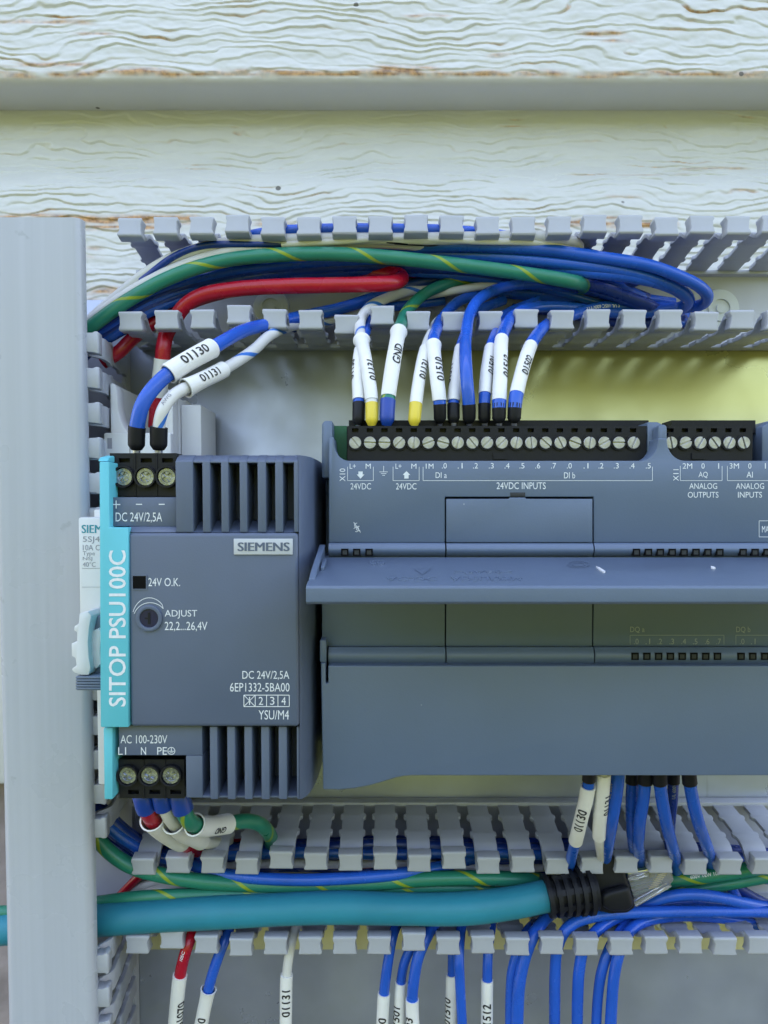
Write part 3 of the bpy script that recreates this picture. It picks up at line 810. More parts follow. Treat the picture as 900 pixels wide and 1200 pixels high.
# ------------------------------------------------------------------ screws
_sc = {}
def screw(parent, px, py, h, r, kind, ang, m):
    key = (kind, m.name, round(r, 2))
    c = P(px, py, h)
    if key not in _sc:
        mb = MB(); w_ = r * 0.13
        mb.disc((0, 0), r * 0.99, 0, 0.25, 24)
        if kind == 'slot':
            for s in (1, -1):
                a0 = math.asin(w_ / r)
                pts = [(r * math.cos(a), s * r * math.sin(a)) for a in [a0 + (math.pi - 2 * a0) * i / 12 for i in range(13)]]
                mb.prism(pts, 0.26, 0.75)
        else:
            R = r * 0.62; w_ = r * 0.14; g = math.sqrt(R * R - w_ * w_); a0 = math.asin(w_ / R)
            mb.ring((0, 0), R * 0.98, r, 0.26, 0.8, 24)
            for k in range(4):
                pts = [(w_, w_)] + [(R * math.cos(a), R * math.sin(a)) for a in [a0 + (math.pi / 2 - 2 * a0) * i / 5 for i in range(6)]]
                ca, sa = math.cos(k * math.pi / 2), math.sin(k * math.pi / 2)
                mb.prism([(x * ca - z * sa, x * sa + z * ca) for x, z in pts], 0.26, 0.7)
        o = mb.build('screw', m, None, bevel=0.06, segs=1, smooth=40, center=(0, 0, 0))
        _sc[key] = o
    else:
        o = _sc[key].copy(); COL.objects.link(o)
    o.parent = parent
    o.location = (c - WLOC[parent.name]) * MM
    o.rotation_euler = (0, ang, 0)
    WLOC[o.name] = c
    return o
R2 = random.Random(21)

# ------------------------------------------------------------------ power supply
HF = 80.0
zA = P(450, 540.5, 79.7).z; zB = zA + 1.6; zBot = P(250, 937, 78.5).z
X = lambda px: P(px, 735, HF).x
Z = lambda py, h=80.0: P(250, py, h).z
psu = thing('power_supply', 'grey power supply with a turquoise edge strip, vent slots and two black terminal rows', 'power supply', ((X(116) + X(350)) / 2, -3, zBot))
MB().box(X(121), X(350), 3, 58, zBot + 0.1, zB - 0.1).build('housing', M['psu'], psu, bevel=0.5)
front = MB()
front.box(X(151), X(350), 58.05, HF, Z(852), Z(624))
fo = front.build('front_panel', M['psu'], psu, bevel=0.9, segs=3)
def cheek(name, pts, z0, z1):
    mb = MB(); n = len(pts)
    mb.add([(x, -h, z0) for x, h in pts] + [(x, -h, z1) for x, h in pts], [tuple(range(n)), tuple(range(2 * n - 1, n - 1, -1))] + [(i, i + n, (i + 1) % n + n, (i + 1) % n) for i in range(n)])
    return mb.build(name, M['psu'], psu, bevel=0.25)
xs_ = X(350) + 0.03
cheek('side_cheek', [(xs_, 79.5), (xs_ + 1.5, 76.6), (xs_ + 2.4, 71.8), (xs_ + 2.85, 65), (xs_ + 3.05, 58), (xs_ + 3.05, 3), (xs_, 3)], zBot + 0.15, zB - 0.15)
MB().xprism([(58.4, zB - 0.06), (76.2, zB - 0.06), (78.4, zA + 0.7), (79.45, zA + 0.02), (79.45, zA - 0.35), (58.4, zA - 0.35)], X(227.4), X(346)).build('top_rim', M['psu'], psu, bevel=0.1)
def topbar(a, b):
    z0 = Z(623.6)
    return MB().xprism([(58.05, z0), (79.7, z0), (79.7, zA), (78.6, zA + 0.75), (76.4, zB), (58.05, zB)], X(a), X(b)).build('vent_bar', M['psu'], psu, bevel=0.18)
for a, b in ((207.3, 227.5), (238.5, 247.5), (260.2, 268.8), (281.8, 290.5), (302.8, 312.5), (323.2, 332.2), (345, 350)): topbar(a, b)
slots = ((227.6, 238.4), (247.6, 260.1), (268.9, 281.7), (290.6, 302.7), (312.6, 323.1), (332.3, 344.9))
mb = MB()
for a, b in slots:
    mb.xprism([(58.06, Z(623.7)), (79.4, Z(623.7)), (73, Z(610, 73)), (58.06, Z(610, 73))], X(a), X(b))
mb.build('vent_sill', M['psu'], psu)
mb = MB()
mb.box(X(227.6), X(344.9), 58.06, 70.5, Z(609, 73), zA - 0.4)
mb.build('vent_backing', M['psu_dark'], psu)
mb = MB()
mb.box(X(232.6), X(345.9), 58.06, 69.0, Z(929), Z(854))
mb.build('vent_backing', M['psu_dark'], psu)
for a, b in ((242.5, 251.8), (263.2, 272.8), (283.6, 293), (303.6, 313.5), (324.4, 334.5), (346, 350)):
    MB().box(X(a), X(b), 58.05, 78.5, zBot, Z(853.5)).build('vent_bar', M['psu'], psu, bevel=0.3)
mb = MB()
for a, b in ((232.6, 242.4), (251.9, 263.1), (272.9, 283.5), (293.1, 303.5), (313.6, 324.3), (334.6, 345.9)):
    mb.xprism([(58.06, zBot + 0.1), (77.5, zBot + 0.1), (77.5, zBot + 0.5), (67, zBot + 2.0), (58.06, zBot + 2.0)], X(a), X(b))
mb.build('vent_sill', M['psu'], psu)
# label fields
lp = MB().box(X(128.4), X(207.2), 58.05, 78, Z(617), Z(582.5))
lp.xprism([(58.05, Z(624.0) + 0.02), (79.6, Z(624.0) + 0.02), (78, Z(617)), (58.05, Z(617))], X(150.6), X(207.2))
lp = lp.build('label_field', M['psu'], psu, bevel=0.15)
lb = MB().box(X(132.5), X(232.5), 58.05, 77.5, Z(889.5), Z(853.5)); lb.box(X(212.5), X(232.5), 58.05, 77.48, zBot, Z(889.6))
lb = lb.build('label_field', M['psu'], psu, bevel=0.25)
# turquoise strip
t_ = [(116.2, 541), (128, 541), (128, 618), (150.6, 618), (150.6, 852.5), (117.5, 852.5)]
mb = MB(); mb.pprism(t_, 80.5, 30)
mb.xprism([(30, zA), (79.5, zA), (78, zA + 1.0), (74, zB + 0.1), (30, zB + 0.1)], X(116.2), X(128))
mb.xprism([(50, zB - 0.6), (73, zB - 0.6), (71, zB + 0.2), (50, zB + 0.2)], X(128.1), X(152))
mb.pprism([(121, 853), (132, 853), (132, 937), (122, 937)], 78.5, 30)
strip = mb.build('edge_strip', M['teal'], psu, bevel=0.3)
def psu_terminal(y0, y1, ysc, yhole, x0, x1, xs, hole_px, up):
    mb = MB(); H = 75.0
    x0m, x1m = P(x0, 560, H).x, P(x1, 560, H).x
    za, zb = P(250, y0, H).z, P(250, y1, H).z
    mb.box(x0m, x1m, 58.1, 73.2, zb, za)
    ha, hb = P(250, yhole - 2.6, H).z, P(250, yhole + 2.6, H).z
    mb.box(x0m, x1m, 73.21, H, ha, za) if up else mb.box(x0m, x1m, 73.21, H, zb, hb)
    mb.box(x0m, x1m, 73.21, H, zb, hb) if up else mb.box(x0m, x1m, 73.21, H, ha, za)
    xe = [x0m] + [v for x in xs for v in (P(x - hole_px, 560, H).x, P(x + hole_px, 560, H).x)] + [x1m]
    for i in range(0, len(xe), 2): mb.box(xe[i], xe[i + 1], 73.21, H - 0.01, hb + 0.001, ha - 0.001)
    for x in xs:
        c = P(x, ysc, H); mb.ring((c.x, c.z), 2.12, 2.5, H - 0.1, H + 1.5, 24)
    for x in [(a + b) / 2 for a, b in zip(xs[:-1], xs[1:])]:
        mb.box(P(x, 560, H).x - 0.12, P(x, 560, H).x + 0.12, H - 0.1, H + 0.25, zb, za)
    tb = mb.build('terminal_block', M['black'], psu, bevel=0.0)
    for x in xs: screw(tb, x, ysc, H + 0.05, 2.0, 'cross', R2.uniform(0.2, 1.3), M['chrome'])
    return tb
psu_terminal(531, 582, 559, 539.5, 129, 207, (146, 171.5, 196.5), 6.5, True)
psu_terminal(890, 935.5, 907.5, 928, 134, 212, (151, 176.5, 201.5), 6.5, False)
# signal window and trimmer
mb = MB()
mb.pbox(155.5, 675, 171, 690, 80.12, 79.5); mb.build('signal_lamp', M['lens_black'], psu)
mb = MB()
for r_ in ((154.3, 673.8, 172.2, 675), (154.3, 690, 172.2, 691.2), (154.3, 675.01, 155.5, 689.99), (171, 675.01, 172.2, 689.99)): mb.pbox(*r_, 80.2, 79.6)
mb.build('lamp_frame', M['psu'], psu)
c = P(175, 724.5, 80)
mb = MB(); mb.ring((c.x, c.z), 2.1, 3.0, 79.5, 80.5, 32)
tr = mb.build('trimmer_rim', M['psu'], psu, bevel=0.2)
mb = MB(); mb.disc((c.x, c.z), 2.08, 79.5, 80.1, 28); mb.build('trimmer', M['knob'], tr)
mb = MB(); mb.box(c.x - 0.25, c.x + 0.25, 80.11, 80.22, c.z - 1.3, c.z + 1.3); mb.box(c.x - 1.0, c.x - 0.26, 80.11, 80.2, c.z - 0.2, c.z + 0.2); mb.build('trimmer_slot', M['black'], tr)
# lettering
mb = MB(); h = 78.06
text_box(mb, 'DC 24V/2,5A', 135.5, 600.5, 190, 612.8, h)
stroke(mb, [(131.2, 591.2), (141, 591.2)], 1.2, h); stroke(mb, [(136.1, 586.5), (136.1, 596)], 1.2, h + .01)
stroke(mb, [(159.3, 591), (166.5, 591)], 1.2, h); stroke(mb, [(186, 591), (193, 591)], 1.2, h)
mb.build('lettering', M['print'], lp, smooth=0, recalc=False)
mb = MB(); h = 80.06
text_box(mb, '24V O.K.', 173.8, 677.3, 211, 687, h)
text_box(mb, 'ADJUST', 193, 714.8, 231, 725, h)
text_box(mb, '22,2...26,4V', 193, 728.6, 243, 740, h)
text_box(mb, 'DC 24V/2,5A', 284, 786.2, 339, 797, h)
text_box(mb, '6EP1332-5BA00', 269.5, 800.3, 339.3, 810.5, h)
text_box(mb, 'YSU/M4', 303, 832.3, 338.6, 843.2, h)
x0, x1, y0, y1 = 285.8, 339, 814.6, 828
stroke(mb, [(x0, y0), (x1, y0)], 0.9, h); stroke(mb, [(x0, y1), (x1, y1)], 0.9, h)
for i in range(5): stroke(mb, [(x0 + (x1 - x0) * i / 4, y0), (x0 + (x1 - x0) * i / 4, y1)], 0.9, h + .01)
stroke(mb, [(x0, y0), (x0 + 13.3, y1)], 0.8, h + .02); stroke(mb, [(x0, y1), (x0 + 13.3, y0)], 0.8, h + .03)
for i, ch in enumerate('1234'):
    cx = x0 + 13.3 * (i + 0.5); text_box(mb, ch, cx - (2.6 if i else .6), 816.6, cx + (2.6 if i else .6), 826, h)
# adjustment wedge over the trimmer
arc1 = [(175 + 20.5 * math.cos(a) * 0.98, 724.5 - 24 * math.sin(a)) for a in [math.radians(d) for d in range(162, 40, -10)]]
arc2 = [(176 + 20 * math.cos(a), 726 - 22 * math.sin(a) * 0.9) for a in [math.radians(d) for d in range(160, 30, -10)]]
stroke(mb, arc1, 0.7, h); stroke(mb, arc2, 0.7, h + .01); stroke(mb, [arc1[-1], arc2[-1]], 0.7, h + .02)
mb.build('lettering', M['print'], fo, smooth=0, recalc=False)
np_ = MB().pbox(273.8, 631.3, 343, 650, 80.35, 79.8).build('nameplate', M['plate_print'], psu, bevel=0.12)
mb = MB(); text_box(mb, 'SIEMENS', 278.3, 635.6, 338.5, 645.8, 80.42, bold=0.0); text_box(mb, 'SIEMENS', 278.9, 635.6, 339.1, 645.8, 80.43, bold=0.0); text_box(mb, 'SIEMENS', 279.4, 635.6, 339.6, 645.8, 80.44, bold=0.0)
mb.build('lettering', M['psu'], np_, smooth=0, recalc=False)
mb = MB(); text_box(mb, 'SITOP PSU100C', 127.5, 645, 147.5, 828, 80.57, rot=1, bold=0.012)
mb.build('lettering', M['print'], strip, smooth=0, recalc=False)
mb = MB(); h = 77.56
text_box(mb, 'AC 100-230V', 141.2, 861.5, 196, 871.2, h)
text_box(mb, 'L1', 138.5, 875.6, 147.8, 884.5, h); text_box(mb, 'N', 165.2, 875.6, 171.2, 884.5, h); text_box(mb, 'PE', 184.2, 875.6, 195.6, 884.5, h)
cc = (200.8, 880); stroke(mb, [(cc[0] + 4.2 * math.cos(a), cc[1] + 4.2 * math.sin(a)) for a in [i * math.pi / 8 for i in range(17)]], 0.8, h)
stroke(mb, [(200.8, 876.5), (200.8, 880.2)], .8, h + .01); stroke(mb, [(197.6, 880.4), (204, 880.4)], .8, h + .02); stroke(mb, [(198.9, 882.2), (202.7, 882.2)], .7, h)
mb.build('lettering', M['print'], lb, smooth=0, recalc=False)

# ------------------------------------------------------------------ controller
plc = thing('controller', 'blue grey programmable controller with an opened hinged flap and two screw terminal rows', 'controller', (P(700, 700, 70).x, -2, P(450, 905, 72).z))
XR = 1045
def pp(px, py, h): p = P(px, py, h); return p.x, p.z
xL = P(376, 700, 66).x
xE = P(XR, 700, 70).x
MB().box(xL, xE, 2, 50, P(450, 905, 72).z + 0.5, P(450, 498, 62).z).build('housing', M['plc'], plc, bevel=0.4)
# sunk walls of the terminal bays
mb = MB()
mb.pprism([(377, 497), (380, 493), (389.5, 493), (389.5, 560), (377, 560)], 65, 20)
mb.build('bay_wall', M['plc'], plc, bevel=0.4)
mb = MB()
mb.pprism([(758.5, 494.5), (771, 494.5), (778, 498), (781.5, 504), (781.5, 545), (758.5, 545)], 64, 50.1)
mb.build('bay_wall', M['plc'], plc, bevel=0.4)
mb = MB()
mb.pprism([(771.3, 500), (774, 497.5), (779.5, 497.5), (781.8, 500), (781.8, 530), (771.3, 530)], 68, 64.05)
mb.build('bay_wall', M['plc'], plc, bevel=0.4)
mb = MB()
mb.pprism([(893, 500), (905, 492), (940, 492), (940, 548), (893, 548)], 60, 50.1)
mb.build('bay_wall', M['plc'], plc, bevel=0.4)
def arc(cx, cy, rx, ry, a0, a1, n=8):
    return [(cx + rx * math.cos(math.radians(a0 + (a1 - a0) * i / n)), cy + ry * math.sin(math.radians(a0 + (a1 - a0) * i / n))) for i in range(n + 1)]
face = [(385.3, 635.6), (385.3, 514)] + [(387, 512), (391, 512)] + arc(409, 519, 17.5, 21, 180, 90) + arc(750, 516, 21.3, 24, 90, 0) + [(771.3, 513.5), (781.8, 513.5)] + arc(803, 516, 21.2, 24, 180, 90) + [(XR, 540), (XR, 635.6), (695.9, 635.6), (695.9, 582.2), (521.4, 582.2), (521.4, 635.6)]
HP = 70.0
mb = MB(); mb.pprism(face, HP, 50.2)
upface = mb.build('upper_face', M['plc'], plc, bevel=0.22)
mb = MB(); mb.pprism([(523, 584.6), (596.8, 584.6), (596.8, 583.0), (616.2, 583.0), (616.2, 584.6), (694.4, 584.6), (694.4, 635.4), (523, 635.4)], HP + 0.25, 51)
door = mb.build('centre_door', M['plc'], plc, bevel=0.2)
mb = MB(); mb.pbox(598, 577, 615.5, 582.1, HP + 0.12, HP - 1); mb.build('door_catch', M['plc_dark'], plc, bevel=0.05)
def ridge(y0, y1, a, b, hb, bul):
    z0, z1 = P(450, y0, HP).z, P(450, y1, HP).z
    pr = [(51.2, z1), (hb - 0.4, z1)]
    for i in range(9):
        u = i / 8; pr.append((hb - 0.4 + bul * math.sin(math.pi * (0.06 + 0.88 * u)), z1 + (z0 - z1) * u))
    pr += [(51.2, z0)]
    return MB().xprism(pr, P(a, y0, HP).x, P(b, y0, HP).x).build('ridge', M['plc'], plc, smooth=50)
for a, b in ((385.3, 521.4), (523, 694.4), (695.9, XR)):
    ridge(635.9, 652, a, b, HP, 1.5); 
    MB().box(P(a - (8 if a < 400 else 0), 700, 69.4).x, P(b, 700, 69.4).x, 51, 69.4, P(450, 758, HP).z + 0.03, P(450, 652, HP).z - 0.03).build('lower_face', M['plc'], plc, bevel=0.15)
    ridge(758, 779, a, b, HP + 0.6, 1.3)
# opened flap: slopes a little down towards the viewer
zf0, zf1, zf2 = P(450, 653.2, 71.6).z, P(450, 685.8, 103).z, P(450, 708.5, 103.2).z
xf = P(358.5, 697, 103).x
pr = [(71.6, zf0), (101.8, zf1 + 0.1), (102.8, zf1 - 0.15), (103.1, zf1 - 0.6), (103.1, zf2 + 0.5), (102.5, zf2), (100.8, zf2), (100.6, zf1 - 1.7), (71.6, zf0 - 1.6)]
flap = MB().xprism(pr, xf, xE).build('flap', M['plc'], plc, bevel=0.12, smooth=30)
sl = (zf1 - zf0) / (102.0 - 71.6)
def onflap(h, up=0.0): return zf0 + sl * (h - 71.6) + up
MB().xprism([(71.0, zf0 + 3.0), (74, onflap(74, 2.6)), (92, onflap(92, 1.0)), (97, onflap(97, 0.2)), (97, onflap(97, -0.5)), (71.0, zf0 - 1.0)], xf - 0.01, xf + 1.3).build('flap_rib', M['plc'], flap, bevel=0.15)
mb = MB(); mb.xprism([(80, onflap(80, 1.2)), (88, onflap(88, 0.9)), (88, onflap(88, -.2)), (80, onflap(80, -.2))], xf + 1.6, xf + 2.4)
mb.build('flap_rib', M['plc'], flap, bevel=0.2)
# moulded marks on the inside of the flap
def flap_pt(px, py):
    # meet the sloping top of the flap
    a, b = P(px, py, 72), P(px, py, 102)
    lo_, hi_ = 0.0, 1.0
    for _ in range(30):
        m_ = (lo_ + hi_) / 2; q = a.lerp(b, m_)
        if q.z > onflap(-q.y): lo_, hi_ = (m_, hi_) if a.z > onflap(-a.y) else (lo_, m_)
        else: lo_, hi_ = (lo_, m_) if a.z > onflap(-a.y) else (m_, hi_)
    q = a.lerp(b, (lo_ + hi_) / 2); q.z = onflap(-q.y)
    return q
def moulded(mb, s, px0, py0, px1, py1):
    vs, fs = glyphs(s); xs = [v[0] for v in vs]; ys = [v[1] for v in vs]
    x0, x1, y0, y1 = min(xs), max(xs), min(ys), max(ys)
    base = []
    for x, y in vs:
        u = (x - x0) / (x1 - x0); v = (y - y0) / (y1 - y0)
        q = flap_pt(px0 + u * (px1 - px0), py0 + v * (py1 - py0)); base.append(q)
    n = len(base)
    mb.add([p + Vector((0, 0, 0.22)) for p in base], fs)
    ed = {}
    for f in fs:
        for a, b in zip(f, f[1:] + f[:1]): ed[(a, b)] = ed.get((a, b), 0) + 1
    o = len(mb.v); 
    mb.v += [tuple(p) for p in base] + [tuple(p + Vector((0, 0, 0.22))) for p in base]
    for (a, b) in ed:
        if (b, a) not in ed: mb.f.append((o + a, o + b, o + n + b, o + n + a)); mb.m.append(0)
mb = MB()
moulded(mb, 'CO', 433, 657, 451, 662.5)
moulded(mb, 'ADEU/0894', 528, 676.5, 612, 681.5); moulded(mb, 'AC-DC', 452, 677, 512, 681.5); moulded(mb, '>PA66<', 533, 669.5, 600, 672.5)
for a, b in (((485, 667), (505, 667)), ((485, 667), (495, 674)), ((505, 667), (495, 674))):
    p, q = flap_pt(*a), flap_pt(*b); d = (q - p).normalized(); n_ = Vector((-d.y, d.x, 0)).normalized() * 0.12
    mb.add([p + n_ + Vector((0, 0, .2)), q + n_ + Vector((0, 0, .2)), q - n_ + Vector((0, 0, .2)), p - n_ + Vector((0, 0, .2))], [(0, 1, 2, 3)])
for rx, k in ((13, 0.2), (8, 0.2)):
    pts = [flap_pt(678 + rx * math.cos(a), 662 + rx * 0.32 * math.sin(a)) for a in [i * math.pi / 12 for i in range(24)]]
    pin = [flap_pt(678 + (rx - 1.6) * math.cos(a), 662 + (rx - 1.6) * 0.32 * math.sin(a)) for a in [i * math.pi / 12 for i in range(24)]]
    mb.add([p + Vector((0, 0, k)) for p in pts] + [p + Vector((0, 0, k)) for p in pin], [(i, (i + 1) % 24, 24 + (i + 1) % 24, 24 + i) for i in range(24)])
mb.build('moulded_marks', M['plc'], flap, smooth=0)
mb = MB()
for pts in ([(698.5, 665.2), (703, 666.8), (707, 669.3), (709.5, 671.2), (707, 671.6), (703, 669.4), (700.5, 667)], [(833, 665), (836.5, 665.7), (838.5, 666.8), (835.5, 667.3), (833, 666.5)]):
    q = [flap_pt(*p) for p in pts]; n = len(q)
    mb.add([p + Vector((0, 0, 0.35)) for p in q] + q, [tuple(range(n))] + [(i, i + n, (i + 1) % n + n, (i + 1) % n) for i in range(n)])
mb.build('paint_flake', M['white'], flap, smooth=0)
# closed lower cover
lc = [(376, 777), (381.6, 777), (381.6, 801), (384.6, 801), (384.6, 780), (XR, 780), (XR, 909), (484, 909), (474, 909.6), (464, 911.5), (450, 916), (434, 920.5), (416, 924), (398, 925.6), (378.5, 925.4)]
mb = MB(); mb.pprism(lc, 74.0, 51)
mb.build('terminal_cover', M['plc'], plc, bevel=0.5, segs=3)
mb = MB(); mb.pbox(374.6, 750, 382.4, 776.4, 73, 51.2); mb.build('hinge_tab', M['plc'], plc, bevel=0.35)
# terminal strips
def strip_block(x0, x1, xs, notch, label=None):
    H = 64.0; mb = MB()
    X0, X1 = P(x0, 515, H).x, P(x1, 515, H).x
    zt_, zb = P(450, 499.2, H).z, P(450, 546, H).z
    mb.box(X0, X1, 50.2, 62.4, zb, zt_)
    mb.box(P(x0 + 2, 500, 56).x, P(x1 + 1, 500, 56).x, 50.3, 57, zt_ - 1, P(450, 492.5, 57).z)
    za, zc = P(450, 501.8, H).z, P(450, 506.6, H).z
    mb.box(X0, X1, 62.41, H, za, zt_); mb.box(X0, X1, 62.41, H, zb, zc)
    xe = [X0] + [v for x in xs for v in (P(x - 3.8, 515, H).x, P(x + 3.8, 515, H).x)] + [X1]
    for i in range(0, len(xe), 2):
        if xe[i + 1] > xe[i]: mb.box(xe[i], xe[i + 1], 62.41, H - 0.01, zc + 0.001, za - 0.001)
    for x in xs:
        c = P(x, 519, H); mb.ring((c.x, c.z), 1.52, 1.85, H - 0.1, H + 0.5, 20)
    for x in notch:
        mb.pbox(x - 8, 531, x + 8, 538, H + 0.4, H - 0.1)
    tb = mb.build('terminal_strip', M['black'], plc)
    for x in xs: screw(tb, x, 519, H + 0.02, 1.46, 'slot', R2.uniform(-1.5, 1.5), M['screw'])
    return tb
xs1 = [416.3 + 17.13 * i for i in range(20)]
strip_block(407, 757.5, xs1, (586,))
strip_block(783, 882, [785.5 + 17.0 * i for i in range(6)], (819,))
MB().pbox(391.5, 499, 406.5, 545, 58, 50.3).build('board_edge', M['pcb'], plc)
# lamps
def lamp(x, y, h):
    mb = MB(); mb.pbox(x - 4.3, y - 4.0, x + 4.3, y + 4.4, h, h - 1.5, 0); mb.pbox(x - 2.6, y - 2.0, x + 2.6, y + 2.9, h + 0.08, h - 1, 1)
    return mb
for y, h in ((647.0, 71.2), (769, 71.6)):
    xs = ([404, 418, 432.5] if y < 700 else []) + ([746 + 13.95 * i for i in range(8)] if y < 700 else [744.4 + 13.8 * i for i in range(8)]) + ([871, 885, 899, 913] if y < 700 else [868.7, 882.4, 896.5, 910])
    for x in xs: lamp(x, y, h).build('status_lamp', [M['lens_black'], M['lamp']], plc)
# lettering
mb = MB(); h = HP + 0.05
def T(s, x0, x1, y0, y1, rot=0): text_box(mb, s, x0, y0, x1, y1, h, rot=rot)
T('L+', 409.8, 417, 543.4, 549.2); T('M', 428.5, 434.5, 543.4, 549.2); T('L+', 463.5, 470.5, 543.4, 549.2); T('M', 482, 488, 543.4, 549.2); T('1M', 499, 508, 543.4, 549.2)
for i, (s, x) in enumerate(zip(['.0', '.1', '.2', '.3', '.4', '.5', '.6', '.7', '.0', '.1', '.2', '.3', '.4', '.5'], [521, 539.5, 557.5, 576, 594.5, 612, 630.5, 649, 667.5, 687, 704.5, 722.5, 741, 760])):
    T(s, x - 3.2, x + 2.6, 542.6, 549)
stroke(mb, [(407.3, 547), (407.3, 563.2), (437.5, 563.2), (437.5, 547)], 0.55, h)
stroke(mb, [(460.6, 547), (460.6, 563.2), (491.2, 563.2), (491.2, 547)], 0.55, h)
stroke(mb, [(495.8, 547), (495.8, 563.2), (764.6, 563.2), (764.6, 547)], 0.55, h)
T('24VDC', 410.8, 434.8, 566.2, 573.6); T('24VDC', 464, 488, 566.2, 573.6); T('24VDC INPUTS', 582, 639.5, 565.2, 573.2)
T('DI a', 510.5, 523.6, 553.5, 560.2); T('DI b', 661, 674, 553.5, 560.6)
T('X10', 398, 404.6, 549, 564, rot=1)
fill(mb, [(420, 552.5), (425, 552.5), (425, 556), (427, 556), (422.5, 561), (418, 556), (420, 556)], h)
fill(mb, [(476.3, 552), (480.8, 556.6), (478.8, 556.6), (478.8, 560.8), (473.8, 560.8), (473.8, 556.6), (471.8, 556.6)], h)
stroke(mb, [(449.6, 546), (449.6, 553)], .6, h); stroke(mb, [(444.6, 553), (454.6, 553)], .6, h + .01); stroke(mb, [(446.4, 555), (452.8, 555)], .6, h); stroke(mb, [(448, 557), (451.2, 557)], .6, h)
T('X11', 789, 795.2, 550, 563.6, rot=1)
T('2M', 800, 811.2, 542.8, 549.2); T('0', 822, 825.8, 542.8, 549.2); T('1', 841.6, 842.7, 542.8, 549.2); T('3M', 855, 866, 542.8, 549.2); T('0', 876.8, 880.6, 542.8, 549.2); T('1', 896.4, 897.5, 542.8, 549.2)
stroke(mb, [(797.2, 546), (797.2, 563.2), (846.2, 563.2), (846.2, 546)], 0.55, h); stroke(mb, [(852.4, 546), (852.4, 563.2), (903, 563.2), (903, 546)], 0.55, h)
T('AQ', 818.6, 829.4, 552.8, 560.4); T('AI', 874.8, 882.2, 552.8, 559.6)
T('ANALOG', 807.8, 840.4, 566.2, 573); T('OUTPUTS', 806, 842, 576.4, 583.2); T('ANALOG', 862.4, 895.4, 566.2, 573); T('INPUTS', 864.8, 893, 576.4, 583.2)
stroke(mb, [(889.6, 610.3), (935, 610.3), (935, 629.2), (889.6, 629.2), (889.6, 610.3)], 0.6, h); T('MAC ADDRESS', 893, 931, 616.3, 624.0)
# looped approval mark
for (cx, cy, a0, a1) in ((418.5, 615.5, 20, 290), (417.5, 620.5, -160, 130), (420.5, 619.2, 60, 300)):
    stroke(mb, [(cx + 3.0 * math.cos(math.radians(a)), cy + 2.6 * math.sin(math.radians(a))) for a in range(a0, a1, 25)], 0.7, h)
stroke(mb, [(414.5, 612), (422.5, 624)], 0.7, h + .01)
mb.build('lettering', M['print'], upface, smooth=0, recalc=False)
mb = MB(); h = 69.46
T('DQ a', 738.6, 755.4, 734.4, 742); T('DQ b', 862.8, 879.4, 734.4, 742)
stroke(mb, [(738.4, 755.5), (738.4, 744.4), (848.4, 744.4), (848.4, 755.5)], 0.55, h); stroke(mb, [(862.4, 755.5), (862.4, 744.4), (930, 744.4), (930, 755.5)], 0.55, h)
for s, x in zip(['.0', '.1', '.2', '.3', '.4', '.5', '.6', '.7', '.0', '.1'], [746, 759.5, 773.5, 787.5, 801.5, 815, 829, 842.5, 870, 883]): T(s, x - 3, x + 2.4, 748.4, 755)
mb.build('lettering', M['print_dim'], plc, smooth=0, recalc=False)
#PART4

# ================================================================== WIRES
B, NV, RD, WH, GY, WB, BK = M['blue'], M['navy'], M['red'], M['whitewire'], M['green'], M['wbs'], M['black']
g1 = 'wires on the power supply output'
wire('blue_wire', 'blue wire with sleeve 01130 going into the left terminal on top of the power supply', 'wire',
     [(160, 536, 68), (160, 512, 69), (161, 498, 69.5), (168, 472, 70), (188, 446, 68), (214, 427, 64), (250, 407, 56), (285, 388, 42), (310, 381, 33), (345, 373, 24), (400, 361, 17), (450, 345, 12), (510, 325, 9)],
     1.82, B, g1, ferrule=(160, 527.5, 160.3, 500, 2.05, BK), sleeves=[(201, 441, 249, 409, '01130', 0.35, False, 0.05, 0.06, 2.42, 227, 424, 2.4)])
wire('white_blue_wire', 'white wire with blue spiral stripe and sleeve 01131 on the power supply', 'wire',
     [(186, 536, 68), (186, 512, 69), (186.5, 498, 69.5), (191, 480, 70), (204, 463, 68), (228, 450, 64), (262, 433, 55), (295, 412, 44), (318, 392, 34), (350, 380, 22), (400, 372, 14), (450, 350, 10)],
     1.5, WB, g1, ferrule=(186, 527.5, 186.3, 500, 2.1, BK), sleeves=[(219, 455.5, 261, 434, '01131', 0.25, False, 0.22, 0.03, 2.05, 241, 444, 2.1)], turn0=0.15,
     prints=[(193, 470, 'AWG', 0.5, False, 0.9, M['ink_grey'])])
wire('red_wire', 'red wire dropping behind the blue wire into a white sleeve left of the power supply', 'wire',
     [(182, 500, 20), (185, 465, 24), (190, 430, 27), (191.5, 408, 28), (195, 392, 27), (203, 378, 26), (215, 360, 27), (235, 347, 28), (275, 339, 29), (330, 335.5, 30), (400, 334, 30), (440, 333, 29.5), (460, 331.5, 28), (470, 327, 24), (466, 322, 19), (440, 320, 15), (380, 324, 12), (320, 335, 10)],
     2.2, RD, None, sleeves=[(185, 462, 190, 420, '', 0, False, 0.02, 0.02, 2.45)])
wire('red_wire', 'darker red wire half hidden by the first lower hook of the upper duct', 'wire',
     [(120, 425, 22), (140, 412, 22), (152, 400, 21), (172, 384, 19), (200, 368, 17), (230, 352, 15), (300, 335, 12), (400, 322, 11), (520, 318, 9)], 2.0, RD)
wire('white_wire', 'grey white wire end just left of the second red wire in the upper duct', 'wire',
     [(160, 402, 14), (190, 385, 16), (215, 362, 14), (240, 347, 10), (300, 340, 8)], 1.6, WH)

